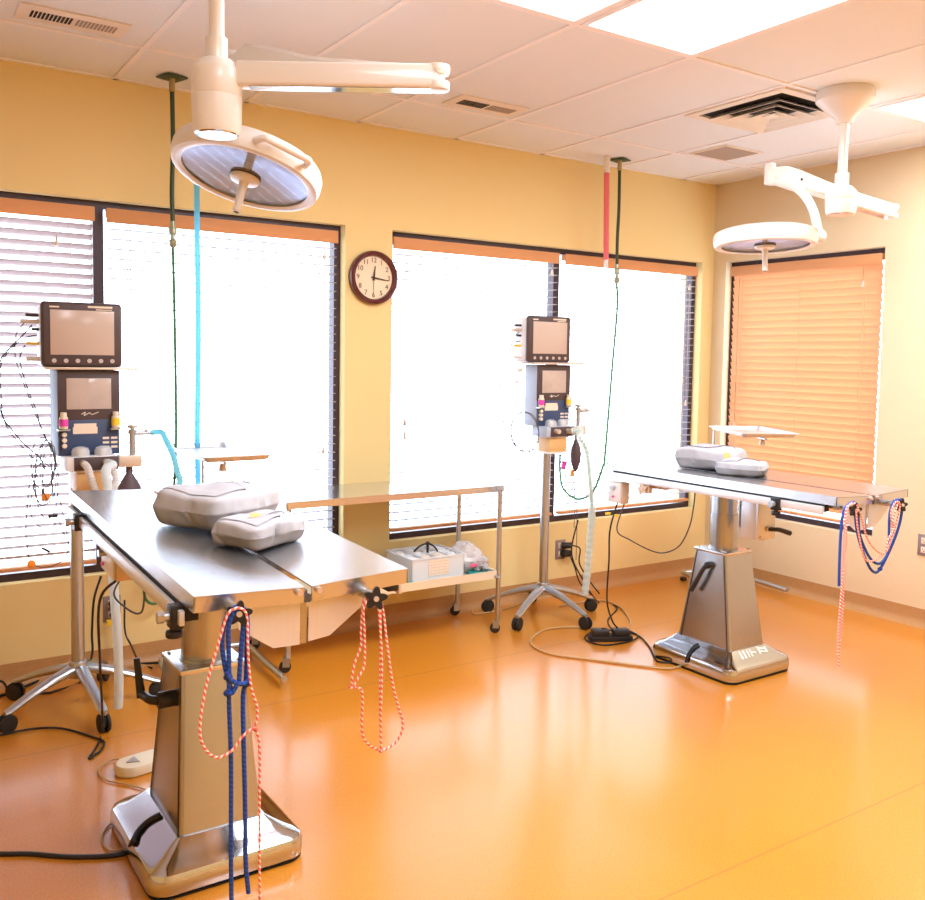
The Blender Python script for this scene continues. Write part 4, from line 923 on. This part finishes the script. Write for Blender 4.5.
rt = thing('breathing_hose', (3.35, 3.74, .1), 'clear ribbed hose with a teal inner tube hanging from the far machine', 'hose', 'breathing hoses and gas hoses')
m = MB(); P = spline(PR, 12); m.tube(P, .021, 12, 2, rr=lambda t: .0205*(1+.08*math.sin(t*len(P)*2.2))); m.build('outer_hose', M['hosecl'], rt)
m = MB(); m.tube(PR, .0092, 10, 8); m.build('inner_tube', M['hosegr'], rt)

# ------------------------------------------------------------------ cables
def surf(thing_, name, px, py, off=.006):
    """point on a table's foot that was measured in the photo"""
    o = [c for c in thing_.children if c.name.split('.')[0] == name][0]; org = OFF[thing_.name]
    b = bmesh.new(); b.from_mesh(o.data); t = BVHTree.FromBMesh(b); b.free()
    d = (fw+(px-462.5)/FPX*rr_-(py-CY)/FPX*uu_).normalized()
    h = t.ray_cast(V((0, 0, CAMZ))-org, d); return h[0]+h[1]*off*(1 if h[1].dot(d) < 0 else -1)+org
def cord(label, mt, paths, r=.004, extra=None, name='power_cable', group='cords and cables'):
    m = MB()
    for p in paths: m.tube(p, r, 7, 8)
    return tag(m.build(name, mt), label, 'cord', group)
# left monitor cables: loops hanging at the left of the left stand
YB = 3.84
rt = thing('monitor_cable_bundle', (.62, YB, .62), 'tangled thin sensor cables hanging in loops from the left monitor, orange tags on them', 'cable', 'sensor cable bundles')
m = MB()
m.tube(yl([(32, 325), (22, 336), (8, 350), (0, 362), (-4, 385), (2, 415), (12, 430), (25, 445), (40, 458), (45, 470)], YB), .0028, 6, 8)
m.tube(yl([(37, 335), (25, 338), (12, 348), (1, 365), (1, 395), (6, 425), (30, 455), (50, 470)], YB), .0022, 6, 8)
m.tube(yl([(25, 345), (20, 360), (28, 390), (36, 410), (42, 430), (52, 450), (56, 470)], YB), .0022, 6, 8)
m.tube(yl([(24, 323), (16, 335), (16, 360), (30, 400), (46, 440)], YB), .0018, 6, 8)
m.build('lead_wires', M['cable'], rt)
m = MB()
for k in range(7):
    a, b = random.uniform(7, 12), random.uniform(18, 40); cx_, cy_ = 45+random.uniform(-5, 5), 470+random.uniform(-8, 16)
    m.tube(yl([(cx_+a*math.cos(t)+random.uniform(-1.5, 1.5), cy_+b*math.sin(t)) for t in [2*PI*j/10 for j in range(11)]], YB-.01*k), .0020, 6, 6)
m.tube(yl([(30, 478), (27, 510), (26, 535), (30, 560), (40, 567), (55, 565), (66, 556), (68, 540), (60, 500)], YB-.02), .0020, 6, 8)
m.tube(yl([(36, 475), (30, 510), (40, 527), (52, 528), (58, 520), (66, 540)], YB-.03), .0020, 6, 8)
m.build('coiled_wires', M['greyc'], rt)
for px, py, sz, an in ((43, 495, (.010, .008, .05), 0), (53, 516, (.036, .008, .013), 0), (46, 550, (.036, .008, .010), .6)):
    m = MB(); m.box(ya(px, py, YB), sz, Matrix.Rotation(an, 3, 'Y'), .003); m.build('plug_end', M['black'], rt)
for (px, py) in ((46, 497), (31.5, 564)):
    m = MB(); m.sph(ya(px, py, YB-.02), .0165, (1, .35, 1), 14); m.build('orange_tag', M['orange'], rt)
# right monitor cables
rt = thing('monitor_cable_bundle', (3.04, 3.93, .95), 'thin coiled sensor cable hanging in a circle beside the far monitor', 'cable', 'sensor cable bundles')
m = MB()
for k in range(2):
    m.tube(yl([(525+14*math.cos(t)+k*1.2*math.sin(t), 432+20*math.sin(t)+k*1.5*math.cos(t)) for t in [2*PI*j/12 for j in range(13)]], 3.90-.006*k), .0022, 6, 6)
m.build('coiled_wires', M['greyc'], rt)
m = MB(); m.tube(yl([(519, 332), (512, 340), (510, 352), (503, 368), (500, 390), (501, 412), (508, 434), (516, 446)], 3.93), .0022, 6, 8); m.tube(yl([(520, 341), (512, 344), (511, 356)], 3.93), .0022, 6, 8); m.build('lead_wires', M['cable'], rt)
for px, py, sz, an in ((520, 370, (.03, .012, .02), 0), (517, 382, (.03, .01, .012), -.5)):
    m = MB(); m.box(ya(px, py, 3.93), sz, Matrix.Rotation(an, 3, 'Y'), .003); m.build('plug_end', M['tan'], rt)
cord('thin pink sensor lead with orange clip dangling under the far machine', M['greyc'], [yl([(562, 455), (563, 470), (568, 480), (572, 490), (576, 500), (577, 520), (576, 560)], 3.93), yl([(574, 450), (574, 480), (575, 500), (574, 528)], 3.94)], .002, name='sensor_lead')
m = MB(); m.box(ya(564, 465, 3.92), (.028, .01, .045), Matrix.Rotation(.3, 3, 'Y'), .003); tag(m.build('sensor_clip', M['magenta']), 'pink sensor clip under the far machine', 'clip')
m = MB(); m.box(ya(572, 473, 3.92), (.018, .01, .04), Matrix.Rotation(.25, 3, 'Y'), .003); tag(m.build('sensor_clip', M['orange']), 'orange sensor clip under the far machine', 'clip')

# floor and wall cords, left side
cord('black cord from the near table control box, looping on the floor by the left stand', M['cable'],
     [[TmL @ V((-.215, .86, -.175)), ya(100, 600, 2.9), ya(100, 660, 3.1), ya(102, 705, 3.4), fl(102.6, 728), fl(98, 744), fl(89, 758), fl(96, 754), fl(101, 750), fl(104, 742), fl(93, 737), fl(63, 728.6), fl(34, 728.6), fl(0, 735), fl(-40, 742)]], .0044)
cord('grey cable drooping beneath the near table top', M['greyc'], [[TmL @ V((-.20, .90, -.175)), at(114, 594, 0, .66), at(126, 608, 0, .68), at(138, 613.6, 0, .70), at(143.5, 606, 0, .71), at(145, 574, 0, .72)]], .003)
cord('black cord hanging behind the left stand pole to the floor', M['cable'], [[ya(101, 576, 4.0), ya(94, 600, 4.0), ya(92, 633, 4.0), ya(92, 655, 4.0), (.80, 4.22, .01), (.68, 4.16, .006), fl(46, 693), (.52, 4.20, .006), ya(0, 681, 4.27), (.36, 4.27, .03)]], .005)
cord('black cord on the floor crossing under the left stand', M['cable'], [[fl(-30, 701), fl(0, 695.6), fl(15, 690.7), fl(46, 678.5), fl(75, 672), fl(105, 667), fl(140, 664), fl(170, 662)]], .007)
rt = thing('outlet_plugs', (.955, YA-.05, .24), 'black plugs and yellow tag with cords in the outlet behind the near table', 'plug')
m = MB(); m.cyl((.955, YA-.009, .311), (.955, YA-.05, .311), .018, n=16, bev=.004); m.cyl((.958, YA-.009, .259), (.958, YA-.045, .259), .016, n=16, bev=.004); m.build('plug', M['black'], rt)
m = MB(); m.tube([(.955, YA-.05, .311), (.958, YA-.07, .27), (.95, YA-.07, .15), (.945, YA-.10, .03), (.93, YA-.2, .008)], .004, 7); m.tube([(.958, YA-.045, .259), (.965, YA-.06, .22), (.957, YA-.065, .12), (.96, YA-.12, .01)], .004, 7); m.build('cord', M['cable'], rt)
m = MB(); m.box((.935, YA-.055, .236), (.03, .02, .025), None, .003); m.build('yellow_tag', M['yellow'], rt)
cord('black cord rising from the floor to the near table pedestal', M['cable'], [[ya(124.6, 600, 4.0), ya(125, 631, 3.95), ya(131, 645, 3.9), fl(140, 663), fl(152, 668)]], .004)
# near table power cord
cord('thick black power cord running left from the near table foot', M['cable'], [[surf(TL, 'foot', 161, 816), surf(TL, 'foot', 153, 820), surf(TL, 'foot', 145, 826), surf(TL, 'foot', 138, 834), surf(TL, 'foot', 134, 843, .007)] + [fl(126, 852, .012), fl(110, 856), fl(70, 857), fl(30, 854), fl(0, 854), fl(-40, 853)]], .0075)
cord('thin beige cord looped on the floor beside the near table foot', M['beige'], [[fl(118, 820, .01), fl(108, 826), fl(102, 836), fl(104, 845), fl(112, 851), fl(122, 849), fl(130, 846, .02)]], .0032)
# foot pedal
root = thing('foot_pedal', (.872, 3.235, 0), 'cream foot pedal with grey pads on the floor beyond the near table foot', 'pedal')
T = place(.872, 3.235, 0, R(10))
m = MB(T)
def stad(hx, hy, z, n=10): return [((hx-hy if math.cos(a) >= 0 else -(hx-hy))+hy*math.cos(a), hy*math.sin(a), z) for a in [2*PI*(k+.5)/(2*n) for k in range(2*n)]]
m.loft([stad(.158, .054, .001), stad(.162, .058, .006), stad(.162, .058, .028), stad(.156, .052, .036), stad(.10, .02, .038)]); m.build('body', M['pedal'], root)
for s in (-1, 1):
    m = MB(T); m.prism([(s*.125, 0, .036), (s*.085, .026, .036), (s*.085, -.026, .036)], (0, 0, .006), .002); m.build('pad', M['padgrey'], root)
m = MB(T); m.bx(-.003, .003, -.05, .05, .035, .041); m.build('divider', M['vent'], root)
cord('thin beige cord curling from the foot pedal', M['beige'], [[fl(123, 759, .02), fl(112, 760), fl(101, 766), fl(99, 773), fl(106, 780), fl(120, 783), fl(138, 787), fl(152, 792)]], .003)

# right side: power strip and cords
root = thing('power_strip', (3.26, 3.48, 0), 'black power strip on the floor between the far machine and far table', 'power strip')
T = place(3.265, 3.465, 0, math.atan2(-.63, .77)+.2)
m = MB(T); m.bx(-.115, .115, -.03, .03, .001, .030, .006); m.build('strip_body', M['black'], root)
m = MB(T); m.bx(-.11, .11, -.027, .027, .0295, .0315, .001); m.build('strip_top', M['rubber'], root)
for k, (u, l) in enumerate(((-.055, 'left'), (.055, 'right'))):
    m = MB(T); m.bx(u-.045, u+.045, -.035, .035, .032, .062, .010); tag(m.build('plug_adapter', M['black']), 'black plug adapter seated on the '+l+' half of the power strip', 'adapter', 'adapters on the power strip')
cord('long beige cord curving over the floor to the far table foot', M['beige'], [[fl(596, 629), fl(572, 627), fl(548, 629), fl(534, 636), fl(532, 645), fl(551, 654), fl(595, 660), fl(642, 666), fl(668, 668.5), fl(684, 665.5)]], .0055)
cord('beige cord from the power strip around behind to the wall', M['beige'], [[fl(628, 629), fl(630, 621), fl(621, 608), fl(605, 601), fl(590, 601), fl(560, 606)], [fl(472, 610), fl(474, 614), fl(490, 612), fl(512, 607), fl(530, 599), fl(548, 596)]], .0045)
cord('black cord looped around the power strip on the floor', M['cable'], [[fl(595, 630), fl(585, 637), fl(590, 642), fl(603, 645), fl(616, 644), fl(631, 641), fl(638, 636), fl(630, 631)]], .0045)
cord('black cord from the power strip to the far table foot', M['cable'], [[fl(628, 632), fl(639, 636), fl(649, 646), fl(655, 658), fl(660, 662), fl(680, 663)]], .0045)
cord('black strap cord over the far table foot', M['cable'], [[surf(TR, 'foot', 699, 645), surf(TR, 'foot', 694, 648), surf(TR, 'foot', 690, 653), surf(TR, 'foot', 688, 658, .007), surf(TR, 'foot', 687, 662, .007)]], .0075)
bR = TmR @ V((-.235, 1.265, -.204))
cord('black cord dropping from the far table control box to the power strip', M['cable'], [[bR, ya(610, 530, 3.40), ya(609, 560, 3.42), ya(607, 600, 3.46), ya(612, 620, 3.46), (3.30, 3.45, .064)]], .0045)
cord('black cord from the far machine to the power strip', M['cable'], [[ya(578, 520, 3.92), ya(572, 545, 3.92), ya(573, 560, 3.9), ya(582, 578, 3.85), fl(598, 602), fl(617, 607), fl(608, 620), fl(611, 630, .05), (3.225, 3.49, .064)]], .0045)
cord('grey cable drooping under the far table from its control box', M['greyc'], [[TmR @ V((-.215, 1.235, -.204)), at(617, 530, 0, 3.30), at(630, 540, 0, 3.34), at(652, 551, 0, 3.40), at(666, 552.5, 0, 3.42), at(680, 545, 0, 3.45), at(690, 525, 0, 3.47), at(694, 503, 0, 3.48), at(695, 492, 0, 3.49)]], .0035)
for px, py in ((608, 513.5), (616, 515.5)):
    m = MB(); m.box(ya(px, py, 3.405), (.028, .014, .012), None, .003); tag(m.build('yellow_cable_tag', M['yellow']), 'yellow tag on the cord below the far table control box, '+('left' if px < 612 else 'right')+' one', 'tag')
rt = thing('outlet_plugs', (3.67, YA-.05, .24), 'black plugs with cords in the outlet right of the far stand pole', 'plug')
m = MB(); m.cyl((3.648, YA-.009, .308), (3.70, YA-.05, .312), .019, n=16, bev=.004); m.box((3.665, YA-.035, .262), (.06, .05, .04), None, .008); m.build('plug', M['black'], rt)
m = MB(); m.tube([(3.70, YA-.05, .312), (3.74, YA-.08, .29), (3.73, YA-.09, .2), (3.79, YA-.12, .09), (3.84, YA-.16, .01)], .0045, 7); m.tube([(3.68, YA-.05, .255), (3.70, YA-.08, .18), (3.73, YA-.1, .08), (3.78, YA-.15, .01)], .0045, 7); m.build('cord', M['cable'], rt)

# ------------------------------------------------------------------ light
w = bpy.data.worlds.new('world'); bpy.context.scene.world = w; w.use_nodes = True; nt = w.node_tree
bg = nt.nodes['Background']; sky = nt.nodes.new('ShaderNodeTexCoord'); sx = nt.nodes.new('ShaderNodeSeparateXYZ'); cr = nt.nodes.new('ShaderNodeValToRGB')
nt.links.new(sky.outputs['Generated'], sx.inputs[0])
mp = nt.nodes.new('ShaderNodeMapRange'); mp.inputs[1].default_value = -1; nt.links.new(sx.outputs['Z'], mp.inputs[0]); nt.links.new(mp.outputs[0], cr.inputs[0])
cr.color_ramp.elements[0].color = (.95, 1.0, 1.05, 1); cr.color_ramp.elements[0].position = .40
cr.color_ramp.elements[1].color = (.95, .98, 1, 1); cr.color_ramp.elements[1].position = .55
nt.links.new(cr.outputs[0], bg.inputs['Color']); bg.inputs['Strength'].default_value = 5.0
def area(name, loc, size, sizey, rot, power, col=(1, 1, 1), portal=False):
    l = bpy.data.lights.new(name, 'AREA'); l.shape = 'RECTANGLE'; l.size = size; l.size_y = sizey; l.energy = power; l.color = col
    o = bpy.data.objects.new(name, l); C.objects.link(o); o.location = loc; o.rotation_euler = rot
    if portal: l.cycles.is_portal = True
    return o
area('window_portal', ((W1[0]+W1[1])/2, YA+.19, 1.3), 2.4, 1.7, (R(-90), 0, 0), 1, portal=True)
area('window_portal', ((W2[0]+W2[1])/2, YA+.19, 1.3), 2.4, 1.7, (R(-90), 0, 0), 1, portal=True)
area('window_portal', (XB+.19, (WB[0]+WB[1])/2, 1.3), 1.15, 1.7, (0, R(90), 0), 1, portal=True)
# lamps under the seen panels, plus added unseen fill lamps with no fixture
for (i, j) in ((ix, jy), (ix-1, jy), (ix+3, jy), (ix-1, jy-2), (ix-3, jy-1), (ix+2, jy-2)):
    area('panel_or_fill_lamp', ((GX[i]+GX[i+1])/2, (GY[j]+GY[j+1])/2, H-.02), .5, 1.1, (0, 0, 0), 22, (1, .95, .88))
sc = bpy.context.scene
sc.view_settings.view_transform = 'Standard'; sc.view_settings.look = 'None'; sc.view_settings.exposure = 0.42; sc.view_settings.use_white_balance = True; sc.view_settings.white_balance_temperature = 5500; sc.view_settings.white_balance_tint = 10; sc.view_settings.gamma = 1.0
sc.cycles.max_bounces = 8; sc.cycles.transparent_max_bounces = 24; sc.cycles.use_denoising = True
sc.cycles.sample_clamp_indirect = 6; sc.cycles.caustics_reflective = False; sc.cycles.caustics_refractive = False
